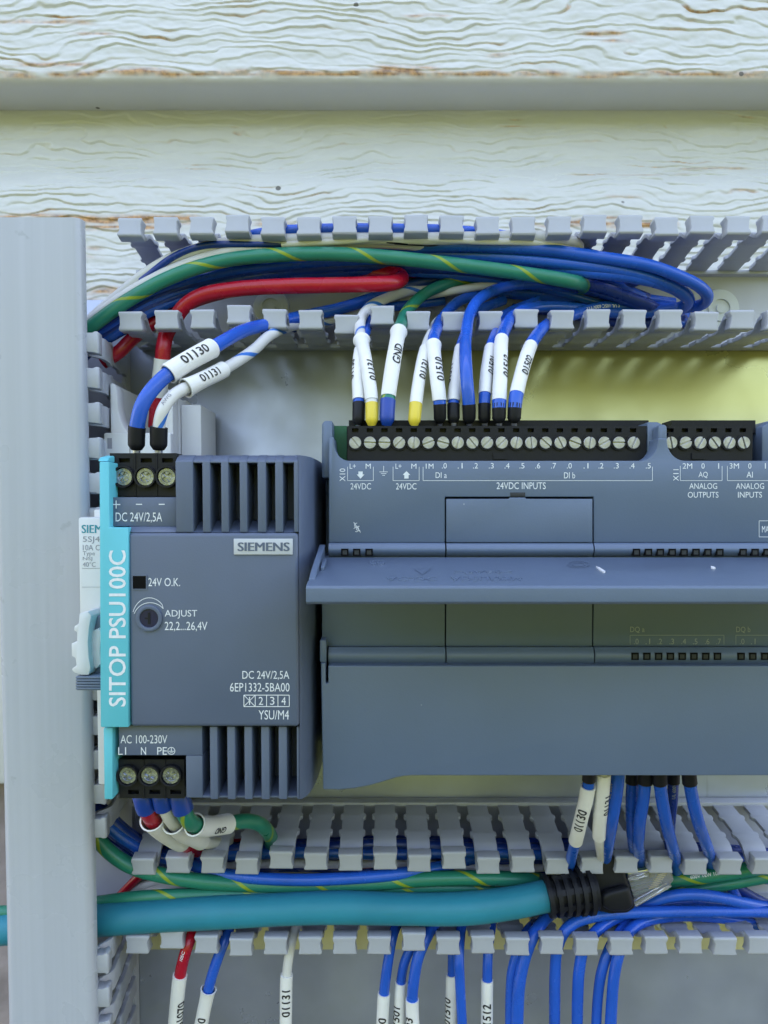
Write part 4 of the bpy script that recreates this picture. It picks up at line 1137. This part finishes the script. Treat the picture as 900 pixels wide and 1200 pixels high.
# --- wires on the controller's upper terminals
g2 = 'marked wires on the upper controller terminals'
def ctl(name, label, ctrl, r, m, fer, fm, sl, g=g2, fr=1.62, **k):
    return wire(name, label, 'wire', ctrl, r, m, g, ferrule=(*fer, fr, fm), sleeves=sl, **k)
ctl('blue_wire', 'leftmost blue wire on the controller, its sleeve half behind the flared sleeve',
    [(420, 505, 58), (420, 496, 59), (420.5, 470, 58), (419.5, 440, 54), (422, 410, 46), (429, 388, 32), (436, 372, 22), (450, 362, 14), (520, 352, 9)], 1.45, B, (420, 495.5, 420, 472), BK, [(420.5, 468, 421, 411, '01130', -1.0 + 2.3, False, 0, 0, 1.62)])
ctl('white_blue_wire', 'striped white wire on the controller with flared sleeve 01131 above a yellow ferrule',
    [(436, 506, 60), (435.7, 497, 61), (435.5, 470, 60), (430, 430, 55), (424, 400, 45), (421.5, 387, 36), (424, 372, 30), (434, 359, 25), (452, 350, 19), (480, 341, 13), (530, 334, 9), (600, 332, 8)], 1.5, WB, (435.7, 497.5, 435.5, 473), M['ferr_yel'], [(435.4, 470.5, 424, 399, '01131', -0.72, False, 0.0, 0.42, 1.66, 432, 438, 2.0)], turn0=0.42)
ctl('green_yellow_wire', 'green earth wire with sleeve GND and a blue ferrule on the controller',
    [(453, 506, 60), (453.3, 497, 61), (455, 466, 60), (460, 430, 56), (466, 395, 46), (470, 380, 34), (479, 362, 24), (500, 343, 18), (530, 331, 14), (570, 325, 11), (630, 330, 9)], 1.75, GY, (453.3, 497.5, 454.4, 468.5), M['ferr_blue'], [(455, 464.5, 465.5, 389.5, 'GND', -0.42, False, 0.0, 0.22, 1.92, 464, 421, 2.35)], fr=1.95)
ctl('white_wire', 'white wire with sleeve 01131 and a yellow ferrule, half behind sleeve 01510',
    [(485, 506, 60), (485.3, 497, 61), (487.5, 472, 60), (492, 440, 56), (499, 408, 47), (506, 390, 33), (515, 375, 20), (540, 362, 10)], 1.4, WH, (485.3, 497.5, 487, 475), M['ferr_yel'], [(487.5, 473, 498, 410, '01131', -0.5, False, 0, 0, 1.62, 494, 437, 2.0)])
ctl('blue_wire', 'blue wire with flared sleeve 01510 and black ferrule, right of the second yellow ferrule',
    [(516, 506, 57), (515.7, 496, 58.5), (515, 470, 60), (511, 435, 57), (508, 402, 48), (511, 388, 36), (519, 372, 24), (540, 352, 15), (580, 342, 10), (640, 345, 8), (720, 352, 7), (790, 358, 9)], 1.6, B, (515.7, 495.5, 515.2, 472.5), BK, [(514.8, 471, 508, 404, '01510', -0.62, False, 0.02, 0.2, 1.75, 512, 437, 2.1)])
ctl('blue_wire', 'blue wire in an unreadable sleeve just left of the bare blue wire on the controller',
    [(532, 506, 57), (531.7, 496, 58.5), (531.5, 472, 58), (535, 440, 54), (540, 408, 46), (546, 388, 33), (552, 368, 20), (590, 352, 10)], 1.45, B, (531.7, 495.5, 531.5, 474), BK, [(532, 469.5, 539.5, 409, '01511', 1.45, False, 0.0, 0.02, 1.65, 535, 440, 2.0)])
ctl('blue_wire', 'only blue wire without a sleeve on the upper controller terminals',
    [(550, 506, 57), (549.8, 496, 58.5), (549.5, 474, 60), (547, 445, 60), (545.5, 415, 55), (546.5, 390, 44), (551, 367, 34), (562, 350, 27), (585, 338, 20), (620, 333, 15), (680, 338, 12), (740, 348, 10), (790, 355, 9)], 1.6, B, (549.8, 495.5, 549.6, 473), BK, [], fr=1.7)
ctl('blue_wire', 'left of the two touching sleeved blue wires at the middle of the controller terminals',
    [(568, 506, 57), (567.8, 496, 58.5), (567.8, 472, 59), (570, 440, 55), (575, 408, 46), (582, 388, 32), (590, 370, 20), (630, 352, 12)], 1.5, B, (567.8, 495.5, 567.8, 474), BK, [(567.8, 461.5, 574.5, 408, '01501', -0.75, False, 0.0, 0.02, 1.64, 571.5, 433, 2.0)])
ctl('blue_wire', 'right of the two touching sleeved blue wires at the middle of the controller terminals',
    [(585, 506, 59), (584.8, 496, 60.5), (585, 470, 61), (586.5, 435, 57), (587.5, 400, 48), (592, 385, 38), (600, 372, 30), (622, 361, 22), (660, 360, 16), (710, 366, 13), (760, 366, 12), (797, 360, 13), (806, 352, 18), (796, 342, 22), (770, 331, 25), (735, 324, 26), (690, 319, 26), (620, 311, 24), (540, 303, 20), (440, 300, 17), (330, 305, 16), (240, 325, 15), (180, 352, 15), (120, 398, 16), (95, 420, 18)], 1.75, B, (584.8, 495.5, 585, 473), BK, [(585.2, 467.5, 587.5, 397, '01512', -0.95, False, 0, 0, 1.8, 586.6, 432, 2.1)], fr=1.75)
ctl('blue_wire', 'blue wire with sleeve 01502 at the right end of the row, looping along the duct',
    [(602, 506, 59), (602.2, 496, 60.5), (604, 470, 61), (611, 438, 57), (621, 407, 48), (630, 392, 38), (642, 380, 29), (668, 370, 18), (705, 360, 13), (750, 362, 11), (795, 361, 11), (822, 357, 15), (829, 347, 21), (820, 336, 25), (797, 324, 28), (760, 311, 29), (700, 301, 29), (640, 293, 28.5), (580, 289, 28), (520, 288, 27), (470, 291, 24), (420, 297, 19), (340, 302, 17), (250, 318, 16), (180, 345, 17), (120, 390, 18), (95, 412, 19)], 1.75, B, (602.2, 495.5, 603.6, 473), BK, [(606, 463.5, 621, 405.5, '01502', -0.5, False, 0, 0, 1.8, 614.5, 431, 2.05)], fr=1.75,
    prints=[(703, 360, 'c UL 105C 600V FT1', 0.15, True, 1.05, M['print'])])

# --- loose run of wires in the upper duct
g3 = 'unmarked wires lying in the upper duct'
wire('green_yellow_wire', 'thick green earth wire with yellow spiral across the upper duct, ending beside the blue loops', 'wire',
     [(85, 402, 30), (103, 386, 31), (150, 352, 31), (200, 325, 31), (260, 306, 31), (330, 298.5, 31), (400, 298, 31), (470, 303, 31), (540, 311, 30.5), (610, 320, 30), (655, 327, 29.5), (671, 330, 28), (680, 332, 24), (684, 335, 17), (680, 340, 9)], 2.0, GY, None, turn0=0.55)
wire('blue_wire', 'middle blue strand of the three loops bending back at the right of the upper duct', 'wire',
     [(95, 404, 14), (130, 378, 14), (180, 347, 15), (250, 322, 16), (340, 306, 17), (430, 300, 20), (520, 298, 24), (600, 303, 26), (680, 311, 27), (740, 320, 26.5), (780, 332, 25), (801, 343, 22), (807, 352, 18), (800, 360, 13), (770, 361, 10), (720, 355, 8), (640, 347, 7), (560, 340, 7)], 1.8, B, None)
wire('blue_wire', 'blue strand showing between the upper front hooks of the top duct', 'wire',
     [(255, 294, 22), (285, 279, 27), (320, 272, 28.5), (370, 269, 29), (430, 268.5, 29), (480, 269, 29), (530, 270.5, 28.5), (580, 275, 26), (640, 286, 22), (700, 300, 19)], 1.6, B)
wire('blue_wire', 'blue strand crossing between white and green wires at the middle of the top duct', 'wire',
     [(200, 322, 18), (280, 302, 22), (360, 290, 26), (420, 279, 28), (470, 274, 28), (510, 279, 27), (560, 284, 27), (630, 288, 26), (700, 304, 22), (760, 322, 18)], 1.6, B)
wire('white_wire', 'grey white wire curving just under the upper hooks of the top duct', 'wire',
     [(110, 372, 24), (140, 346, 25), (170, 322, 26), (205, 302, 27), (260, 286, 28), (330, 281.5, 29), (400, 280, 29), (480, 280, 29), (560, 278.5, 29.5), (620, 277.5, 29.5), (655, 279, 29), (674, 285, 26), (676, 292, 21), (650, 298, 16), (580, 300, 14)], 1.75, WH)
wire('white_wire', 'thin white wire hugging the upper side of the thick green earth wire', 'wire',
     [(100, 380, 27), (150, 345, 27), (200, 318, 27.5), (260, 298, 28), (320, 289, 28), (380, 285, 28), (440, 284, 27.5), (500, 287, 26), (560, 291, 23), (640, 300, 18)], 1.75, WH)
rw = random.Random(3)
for i in range(9):
    f = i / 8
    oy = 26 * f; hz = 13 - 7 * ((i * 3) % 5) / 5 + (3 if i % 2 else 0)
    j = lambda a: rw.uniform(-a, a)
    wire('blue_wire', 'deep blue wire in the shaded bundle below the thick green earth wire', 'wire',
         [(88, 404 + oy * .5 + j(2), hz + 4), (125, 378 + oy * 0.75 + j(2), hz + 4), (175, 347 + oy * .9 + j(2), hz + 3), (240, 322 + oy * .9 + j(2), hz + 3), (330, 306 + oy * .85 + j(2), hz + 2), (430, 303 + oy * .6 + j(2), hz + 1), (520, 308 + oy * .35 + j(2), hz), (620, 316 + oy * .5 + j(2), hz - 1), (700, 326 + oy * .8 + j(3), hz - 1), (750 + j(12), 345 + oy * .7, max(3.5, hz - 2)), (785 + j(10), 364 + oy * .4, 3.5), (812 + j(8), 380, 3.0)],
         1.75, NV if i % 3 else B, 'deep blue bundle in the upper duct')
wire('white_wire', 'thin white strand over the blue strands at the top middle of the upper duct', 'wire',
     [(330, 287, 30), (400, 283, 30.5), (460, 279, 30), (520, 281, 30), (570, 283, 30.5), (620, 284, 30), (668, 290, 27), (690, 300, 22)], 0.95, WH)
wire('black_wire', 'thin black strand between the grey white wire and the front hooks of the upper duct', 'wire',
     [(350, 276, 26), (400, 279, 28.5), (440, 281, 29.5), (480, 284, 29), (540, 286, 27)], 0.9, BK)
wire('blue_wire', 'thin dark blue strand above the white wires at the left of the upper duct', 'wire',
     [(165, 330, 27), (205, 300, 28.5), (240, 288, 29), (290, 286.5, 29.5), (340, 287, 29), (400, 290, 27)], 1.0, NV)
wire('white_wire', 'white strand under the blue loops, right of the unsleeved blue wire', 'wire',
     [(470, 352, 9), (520, 343, 14), (570, 335, 14), (640, 336, 11), (700, 344, 9)], 1.2, WH)
for k_ in range(5):
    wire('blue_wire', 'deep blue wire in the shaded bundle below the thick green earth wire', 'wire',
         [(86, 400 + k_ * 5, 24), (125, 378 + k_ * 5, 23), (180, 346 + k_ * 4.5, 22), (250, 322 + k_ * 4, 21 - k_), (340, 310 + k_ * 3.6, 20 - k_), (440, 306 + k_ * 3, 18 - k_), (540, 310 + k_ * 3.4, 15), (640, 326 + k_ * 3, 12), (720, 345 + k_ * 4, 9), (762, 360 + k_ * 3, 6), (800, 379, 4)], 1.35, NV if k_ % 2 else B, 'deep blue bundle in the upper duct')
wire('blue_wire', 'short dark blue wire slanting up across the right part of the upper duct', 'wire', [(660, 366, 6), (690, 354, 9), (722, 341, 11), (745, 329, 12), (770, 322, 10)], 1.7, NV)
wire('blue_wire', 'dark blue wire running level just above the lower hooks right of the white sleeves', 'wire', [(600, 362, 4), (650, 364, 5), (690, 372, 7), (730, 378, 7), (760, 378, 6), (800, 370, 5)], 1.7, NV)
wire('white_wire', 'dull white wire slanting behind the lower hooks left of the GND sleeve', 'wire', [(350, 392, 9), (385, 376, 10), (410, 360, 10), (440, 345, 9), (480, 338, 8)], 1.7, WH)
wire('blue_wire', 'dark blue wire crossing beneath the red loop in the upper duct', 'wire', [(300, 395, 6), (345, 383, 7), (390, 372, 9), (430, 352, 11), (470, 338, 12), (520, 326, 11), (600, 322, 10)], 1.8, NV)

# --- power supply input side
g4 = 'wires on the power supply input'
wire('red_wire', 'red wire with a blue ferrule entering a sleeve below the power supply', 'wire',
     [(165, 926, 66), (168, 936, 66), (171, 946, 65), (177, 958, 62), (190, 972, 54), (206, 983, 42), (222, 992, 28), (240, 1000, 17), (280, 1008, 12)], 2.1, RD, g4, ferrule=(165.2, 926, 171, 947, 2.5, M['ferr_blue']), sleeves=[(178, 959, 212, 986, '01070', 0.3, False, 0.16, 0.0, 2.75, 193, 974, 1.5)])
wire('white_wire', 'white wire with a blue ferrule between red and green wires below the power supply', 'wire',
     [(188, 926, 66), (190, 936, 66), (193, 946, 65), (200, 960, 62), (212, 973, 54), (228, 982, 42), (246, 988, 28), (268, 985, 18)], 1.75, WH, g4, ferrule=(188.2, 926, 193, 945, 2.5, M['ferr_blue']), sleeves=[(203, 964, 236, 984, '', 0.3, False, 0.2, 0.0, 2.5)])
wire('green_yellow_wire', 'green earth wire with sleeve bending into a slot below the power supply', 'wire',
     [(208, 926, 66), (211, 936, 66), (214, 947, 65.5), (220, 960, 64), (231, 967.5, 60), (248, 968, 53), (268, 965, 46), (288, 962, 41), (303, 965, 37), (314, 975, 30), (318, 985, 22), (316, 995, 14)], 2.1, GY, g4, ferrule=(208.2, 926, 215, 949, 2.6, M['ferr_blue']), sleeves=[(228, 966.5, 268, 965, 'GND', -0.55, True, 0.12, 0.02, 2.65, 250, 968, 1.7)], turn0=0.3)

# --- lower duct
wire('green_yellow_wire', 'upper of two green earth wires in the lower duct, curving down from its left end', 'wire',
     [(90, 955, 28), (108, 976, 30), (127, 997, 30), (152, 1014, 30), (192, 1026, 30), (250, 1034, 29), (330, 1038, 28), (420, 1036, 28), (500, 1030, 28), (560, 1029, 27), (640, 1032, 22), (700, 1034, 17), (760, 1033, 18), (800, 1030, 21), (850, 1023, 23), (905, 1014, 23), (960, 1006, 22)], 2.25, GY, None, turn0=0.1,
     prints=[(828, 1024.5, '600V TEW 105C', 0.1, False, 1.0, M['print'])])
wire('green_yellow_wire', 'lower of two green earth wires, lying against the thick teal cable', 'wire',
     [(-40, 1071, 22), (60, 1066, 24), (115, 1058, 28), (160, 1052, 29), (230, 1049, 29), (320, 1046.5, 28), (420, 1043, 27), (500, 1040, 26), (560, 1041, 24), (640, 1046, 18), (720, 1049, 14), (790, 1046, 16), (850, 1036, 18), (905, 1026, 18), (960, 1016, 18)], 2.0, GY, None, turn0=0.62)
wire('blue_wire', 'bright blue wire lying in front along the upper hooks of the lower duct', 'wire',
     [(215, 1008, 22), (245, 1021, 26), (290, 1028, 29), (350, 1031, 30), (410, 1029, 30), (460, 1025, 29), (510, 1017, 25), (560, 1005, 18), (620, 1000, 12)], 1.8, B)
wire('white_wire', 'white wire peeking out beneath the lower green wire near the left end', 'wire', [(120, 1062, 12), (170, 1048, 14), (200, 1041, 17), (240, 1038, 15), (300, 1030, 10)], 1.7, WH)
for i in range(14):
    oy = (i % 9) * 4.6; hz = 5 + (i * 5) % 9 + (9 if i > 8 else 0)
    j = lambda a: rw.uniform(-a, a)
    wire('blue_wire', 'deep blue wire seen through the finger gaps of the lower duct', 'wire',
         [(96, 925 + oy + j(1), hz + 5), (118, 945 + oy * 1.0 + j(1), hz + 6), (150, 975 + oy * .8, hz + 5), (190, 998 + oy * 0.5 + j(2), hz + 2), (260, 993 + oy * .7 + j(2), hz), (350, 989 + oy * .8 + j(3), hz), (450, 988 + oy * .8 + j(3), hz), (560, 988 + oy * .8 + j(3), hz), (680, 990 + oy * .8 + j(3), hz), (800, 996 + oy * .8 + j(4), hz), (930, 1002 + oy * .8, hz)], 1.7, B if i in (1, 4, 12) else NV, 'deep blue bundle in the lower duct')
wire('red_wire', 'dark red wire behind the finger gaps of the lower duct', 'wire', [(118, 1075, 8), (150, 1040, 13), (172, 1020, 14), (210, 1002, 13), (262, 990, 10), (300, 986, 7)], 1.4, RD)
wire('red_wire', 'thin red wire rising to the plug side end behind the middle finger gaps', 'wire', [(300, 1010, 14), (360, 1000, 15), (420, 1012, 15), (480, 1004, 13), (560, 996, 9)], 1.5, RD)
wire('white_wire', 'white wire crossing the finger gaps above the bright blue wire', 'wire', [(150, 1042, 12), (200, 1030, 15), (260, 1016, 17), (330, 1012, 18), (400, 1013, 18), (460, 1011, 18), (520, 1013, 18), (580, 1018, 17), (640, 1016, 14), (720, 1006, 9)], 1.3, WH)
wire('white_blue_wire', 'white and blue striped wire behind the middle finger gaps of the lower duct', 'wire', [(250, 1002, 12), (330, 998, 16), (400, 1004, 16), (460, 1008, 16), (530, 1000, 14), (600, 990, 10)], 1.3, WB)

# thick network cable and plug
ncab = thing('network_cable', 'thick teal network cable with ribbed black boot and clear plug in the lower duct', 'network cable', P(380, 1064, 31))
pth = Path([(-60, 1092, 22), (20, 1088, 25), (70, 1083, 28), (120, 1078, 31), (200, 1072.5, 32), (300, 1067, 33), (390, 1063.5, 33), (470, 1065, 33), (545, 1064.5, 33), (600, 1058, 32.5), (645, 1049, 32), (700, 1041, 31)])
cs = pth.near(650, 1048)
tube(pth, 0, cs, lambda u: 4.55 * (1 + .015 * math.sin(u * 31)), seg=24).build('jacket', M['cable'], ncab, smooth=60, recalc=False)
b0, b1 = pth.near(639, 1050), pth.near(696, 1041)
boot = tube(pth, b0 + 1, b1, lambda u: 5.0 + 0.8 * u, seg=20).build('boot', BK, ncab, smooth=50, recalc=False)
for i in range(6):
    s = b0 + (b1 - b0) * (0.03 + 0.165 * i)
    tube(pth, s - 0.62, s + 0.62, lambda u, i=i: 6.2 + 0.17 * i, seg=20, step=0.4).build('boot_rib', BK, boot, smooth=40, recalc=False)
for a0 in (-0.75, 0.75, 0.0):
    c0, t0, n0, bb0 = pth.at((b0 + b1) / 2)
    mb = MB(); pts = []
    for k in range(8):
        c, t, nn, bb = pth.at(b0 + 2 + (b1 - b0 - 3) * k / 7)
        for da in (-0.13, 0.13):
            for r_ in (4.6, 6.2): pts.append(c + (nn * math.cos(a0 + da) + bb * math.sin(a0 + da)) * r_)
    fs = []
    for k in range(7):
        for q in ((0, 1), (1, 3), (3, 2), (2, 0)): fs.append((k * 4 + q[0], k * 4 + q[1], k * 4 + 4 + q[1], k * 4 + 4 + q[0]))
    mb.add(pts, fs + [(0, 1, 3, 2), (28, 29, 31, 30)]); mb.build('boot_rib', BK, boot, smooth=40)
hood = MB().pprism([(687, 1026), (697, 1012), (706, 1001), (726, 1001), (732, 1020), (741, 1047), (746, 1064), (736, 1071), (716, 1072), (698, 1068), (688, 1062)], 31.5, 19).build('plug_hood', BK, ncab, bevel=1.0, segs=3)
MB().pprism([(703, 1052), (712, 1046), (738, 1039), (745, 1062), (737, 1070), (716, 1070), (706, 1064)], 34.5, 31.4).build('thumb_pad', BK, hood, bevel=1.4, segs=3)
plug = MB().pprism([(735, 1026), (748, 1022), (776, 1019), (787, 1022), (790, 1031), (786, 1037), (762, 1052), (745, 1060)], 29.0, 19.5).build('plug_body', M['clear'], ncab, bevel=0.35)
MB().pprism([(736, 1030), (757, 1025), (760, 1027), (738, 1033)], 31.3, 30.2).build('latch', M['clear'], ncab, bevel=0.2)
MB().pprism([(741, 1059), (785, 1037), (788, 1039), (746, 1063)], 31.0, 29.2).build('latch', M['clear'], ncab, bevel=0.2)
MB().pprism([(736, 1023), (764, 1018), (764, 1021), (737, 1027)], 29.6, 29.1).build('shield_clip', M['tin'], ncab, bevel=0.1)
for k in range(8):
    y0 = 1031 + k * 2.6
    MB().pprism([(770 - k * 1.5, 1024 + k * 2.2), (781 - k * 1.5, 1022 + k * 2.2), (781 - k * 1.5, 1023 + k * 2.2), (770 - k * 1.5, 1025.2 + k * 2.2)], 27.5, 25.5).build('contact', M['gold'], ncab)
for k, m_ in enumerate((M['blue'], M['whitewire'], M['green'], M['whitewire'])):
    p2 = Path([(738, 1034 + k * 6, 25), (752, 1031 + k * 5, 25), (772, 1026 + k * 3.4, 25)])
    tube(p2, 0, p2.len, lambda u: 0.55, seg=8, step=1.5).build('core', m_, ncab, recalc=False)

# --- wires leaving the controller's lower terminals
g5 = 'wires under the lower terminal cover'
def dn(label, ctrl, r, m=B, sl=(), name='blue_wire', stub=True, **k):
    x0, y0, h0 = ctrl[0]
    full = [(x0 + (x0 - ctrl[1][0]) * .2, 896, h0 + 1), ctrl[0]] + list(ctrl[1:])
    return wire(name, label, 'wire', full, r, m, g5, ferrule=(full[0][0], 898, x0, 916, r * 1.16, BK) if stub else None, sleeves=sl, **k)
dn('blue wire with sleeve 01130 hanging from the lower controller terminals', [(690, 914, 58), (687, 935, 56), (682, 955, 53), (676, 980, 46), (670, 1003, 35), (667, 1020, 26), (668, 1035, 16)], 1.5, sl=[(688, 921, 674.5, 986, '01130', -0.05, True, 0.06, 0.05, 1.85, 682, 957, 2.5)])
dn('white wire in a white sleeve beside sleeve 01130 below the controller', [(707, 912, 58), (705.5, 935, 56), (703, 960, 52), (702, 983, 46), (704, 1000, 36), (706, 1012, 26), (710, 1024, 15)], 1.3, WH, name='white_wire', sl=[(707, 908, 702.5, 981, '01131', 1.0, True, 0, 0, 1.8, 704, 940, 2.0)], stub=False)
dn('blue wire hanging right against the long white sleeve below the controller', [(724, 912, 56), (721, 935, 55), (717, 960, 52), (713, 985, 44), (710, 1002, 33), (708, 1016, 22), (712, 1030, 14)], 1.75, stub=False, prints=[(723, 925, 'UL 600V', -0.9, True, 0.9, M['print_dim'])])
dn('thinner blue wire left in the close pair in the middle below the controller', [(741, 913, 50), (740, 935, 49), (740, 960, 46), (741, 980, 40), (744, 1000, 28), (746, 1015, 18)], 1.55)
dn('blue wire right in the close pair in the middle below the controller', [(756, 913, 55), (754, 935, 54), (750, 960, 51), (748, 985, 43), (749, 1003, 31), (750, 1020, 20), (748, 1034, 14)], 1.65)
dn('blue wire leaning right across a duller one below the controller', [(773, 914, 57), (776, 938, 55), (781, 965, 51), (787, 988, 43), (791, 1004, 32), (793, 1022, 20), (792, 1036, 13)], 1.65)
dn('dull blue wire straight behind the leaning one below the controller', [(789, 913, 46), (788, 935, 45), (786, 955, 42), (785, 975, 36), (788, 1000, 22)], 1.5, NV, prints=[(788, 925, 'UL 600V', 0.2, True, 0.9, M['print_dim'])])
dn('rightmost blue wire hanging below the controller, leaning to the right', [(808, 914, 57), (812, 938, 55), (818, 962, 51), (826, 985, 42), (831, 1000, 31), (834, 1016, 20), (836, 1030, 13)], 1.65)

# --- loops at the right end of the lower duct and the wires hanging out of it
g6 = 'wires hanging from the lower duct'
def hang(label, ctrl, r=1.75, m=B, name='blue_wire', sl=(), **k):
    return wire(name, label, 'wire', ctrl, r, m, g6, sleeves=sl, **k)
hang('red wire with sleeve 01070 hanging out at the left of the lower duct', [(236, 1050, 12), (230, 1072, 20), (226, 1092, 28), (220, 1108, 31), (214, 1128, 31), (210, 1150, 30), (206, 1190, 28), (203, 1240, 26)], 1.75, RD, 'red_wire', [(211.5, 1142, 203.4, 1236, '01070', 0.75, True, 0, 0, 2.1, 206.5, 1184, 2.6)], prints=[(217, 1117, '105C', -0.35, True, 0.95, M['print'])])
hang('blue wire with sleeve 01130 next to the hanging red wire', [(280, 1060, 12), (272, 1080, 20), (265, 1098, 27), (257, 1118, 29), (248, 1145, 29), (242, 1170, 28), (235, 1205, 27), (230, 1240, 26)], 1.6, B, 'blue_wire', [(244, 1160, 230.5, 1236, '01130', -0.05, True, 0.16, 0, 2.05, 235, 1203, 2.5)])
hang('white wire with upright sleeve 01131 hanging alone from the lower duct', [(358, 1062, 12), (350, 1080, 20), (343, 1098, 27), (339, 1118, 29), (336, 1142, 29), (335, 1190, 28), (335, 1240, 27)], 1.45, WH, 'white_wire', [(336, 1141, 335, 1236, '01131', 0.0, True, 0, 0, 1.85, 335.2, 1172, 2.6)])
hang('blue wire with sleeve 01500 left of the crossing pair under the lower duct', [(474, 1068, 12), (466, 1082, 22), (460, 1098, 28), (455, 1125, 29), (450, 1165, 28), (448, 1200, 28), (446, 1240, 27)], 1.55, B, 'blue_wire', [(450, 1165, 446.2, 1236, '01500', -0.05, True, 0, 0, 1.85, 447, 1206, 2.5)])
hang('blue wire with sleeve 01501 bending left in the crossing pair', [(510, 1068, 12), (497, 1086, 22), (486, 1103, 27), (475, 1125, 28), (470, 1150, 27), (468, 1190, 27), (466, 1240, 26)], 1.45, B, 'blue_wire', [(470, 1151, 466.2, 1236, '01501', -0.6, True, 0, 0, 1.75, 468, 1192, 2.4)])
hang('blue wire with sleeve 01503 to the right in the crossing pair', [(522, 1070, 12), (510, 1082, 24), (500, 1098, 29), (490, 1122, 31), (485, 1150, 31), (483, 1172, 30), (484, 1205, 30), (486, 1240, 29)], 1.7, B, 'blue_wire', [(483.3, 1170, 486, 1236, '01503', -0.6, True, 0.04, 0, 1.95, 484, 1206, 2.5)])
hang('thin blue wire with narrow sleeve 01510 half behind a bare blue wire', [(540, 1076, 12), (533, 1092, 20), (529.5, 1115, 24), (529, 1142, 24), (528, 1190, 24), (527, 1240, 23)], 1.2, B, 'blue_wire', [(529, 1142, 527, 1236, '01510', -0.75, True, 0, 0, 1.65, 528, 1183, 2.4)])
hang('bare blue wire in front of the narrow 01510 sleeve', [(545, 1072, 14), (540, 1092, 26), (538, 1120, 31), (539, 1150, 31), (541, 1190, 30), (544, 1240, 29)], 1.5)
hang('blue wire with upright sleeve 01512 hanging from the lower duct', [(579, 1072, 12), (575, 1092, 22), (572, 1115, 28), (571, 1150, 29), (570.5, 1200, 28), (570, 1240, 27)], 1.5, B, 'blue_wire', [(571, 1149, 570, 1236, '01512', 0.0, True, 0, 0, 1.8, 570.7, 1188, 2.6)])
hang('left wire of the tight blue pair right of sleeve 01512', [(632, 1078, 14), (618, 1092, 24), (608, 1112, 29), (601, 1135, 29), (598.5, 1165, 28), (598, 1240, 27)], 1.6)
hang('right wire of the tight blue pair right of sleeve 01512', [(650, 1068, 16), (636, 1080, 25), (624, 1098, 30), (615, 1122, 31), (609, 1150, 31), (606.5, 1185, 30), (606, 1240, 29)], 1.85)
hang('straight blue wire under the black plug boot, hanging from a loop', [(960, 1070, 20), (900, 1068.5, 23), (840, 1068, 25), (780, 1068.5, 26), (730, 1070, 26.5), (695, 1074, 27), (672, 1082, 28), (660, 1094, 29), (653, 1112, 29), (650.5, 1140, 28), (650, 1190, 27), (650, 1240, 26)], 1.7)
hang('blue wire arching high beside the clear plug and hanging second right of the boot', [(960, 1064, 17), (905, 1063, 20), (872, 1058, 24), (840, 1051, 26), (805, 1048, 26), (775, 1053, 24), (745, 1066, 22), (715, 1079, 24), (696, 1094, 28), (684, 1112, 30), (679, 1135, 30), (677, 1165, 29), (676, 1240, 27)], 1.7)
hang('left wire of the last tight blue pair at the right under the lower duct', [(900, 1067, 12), (840, 1060, 16), (800, 1057, 18), (770, 1062, 18), (745, 1075, 20), (728, 1090, 25), (715, 1110, 28), (706, 1135, 29), (701, 1165, 28), (697, 1240, 27)], 1.55)
hang('right wire of the last tight blue pair at the right under the lower duct', [(920, 1092, 14), (880, 1082, 17), (840, 1075, 19), (800, 1073, 21), (765, 1077, 23), (745, 1085, 26), (733, 1098, 29), (725, 1118, 31), (720, 1142, 31), (717, 1175, 30), (714, 1240, 29)], 1.7)
g7 = 'blue wires at the right end of the lower duct'
wire('blue_wire', 'blue wire coming down steeply behind the high arch at the right of the lower duct', 'wire', [(848, 1012, 10), (852, 1026, 12), (858, 1042, 13), (866, 1056, 12), (880, 1066, 10)], 1.7, B, g7)
wire('blue_wire', 'deep blue wire slanting to the lower right corner of the lower duct', 'wire', [(820, 1018, 9), (850, 1032, 10), (880, 1050, 9), (920, 1070, 8)], 1.7, NV, g7)
wire('blue_wire', 'blue wire leaving at the right edge just below the upper hooks of the lower duct', 'wire', [(845, 1014, 12), (870, 1020, 15), (895, 1028, 17), (940, 1042, 16)], 1.7, B, g7)
wire('blue_wire', 'lowest blue wire at the right edge, dipping below the level one', 'wire', [(770, 1066, 12), (820, 1069, 14), (860, 1078, 15), (905, 1090, 14), (950, 1098, 12)], 1.6, B, g7)
wire('blue_wire', 'dark blue wire under the left part of the clear plug', 'wire', [(740, 1062, 8), (760, 1046, 9), (800, 1036, 9), (830, 1042, 8), (870, 1060, 7)], 1.6, NV, g7)
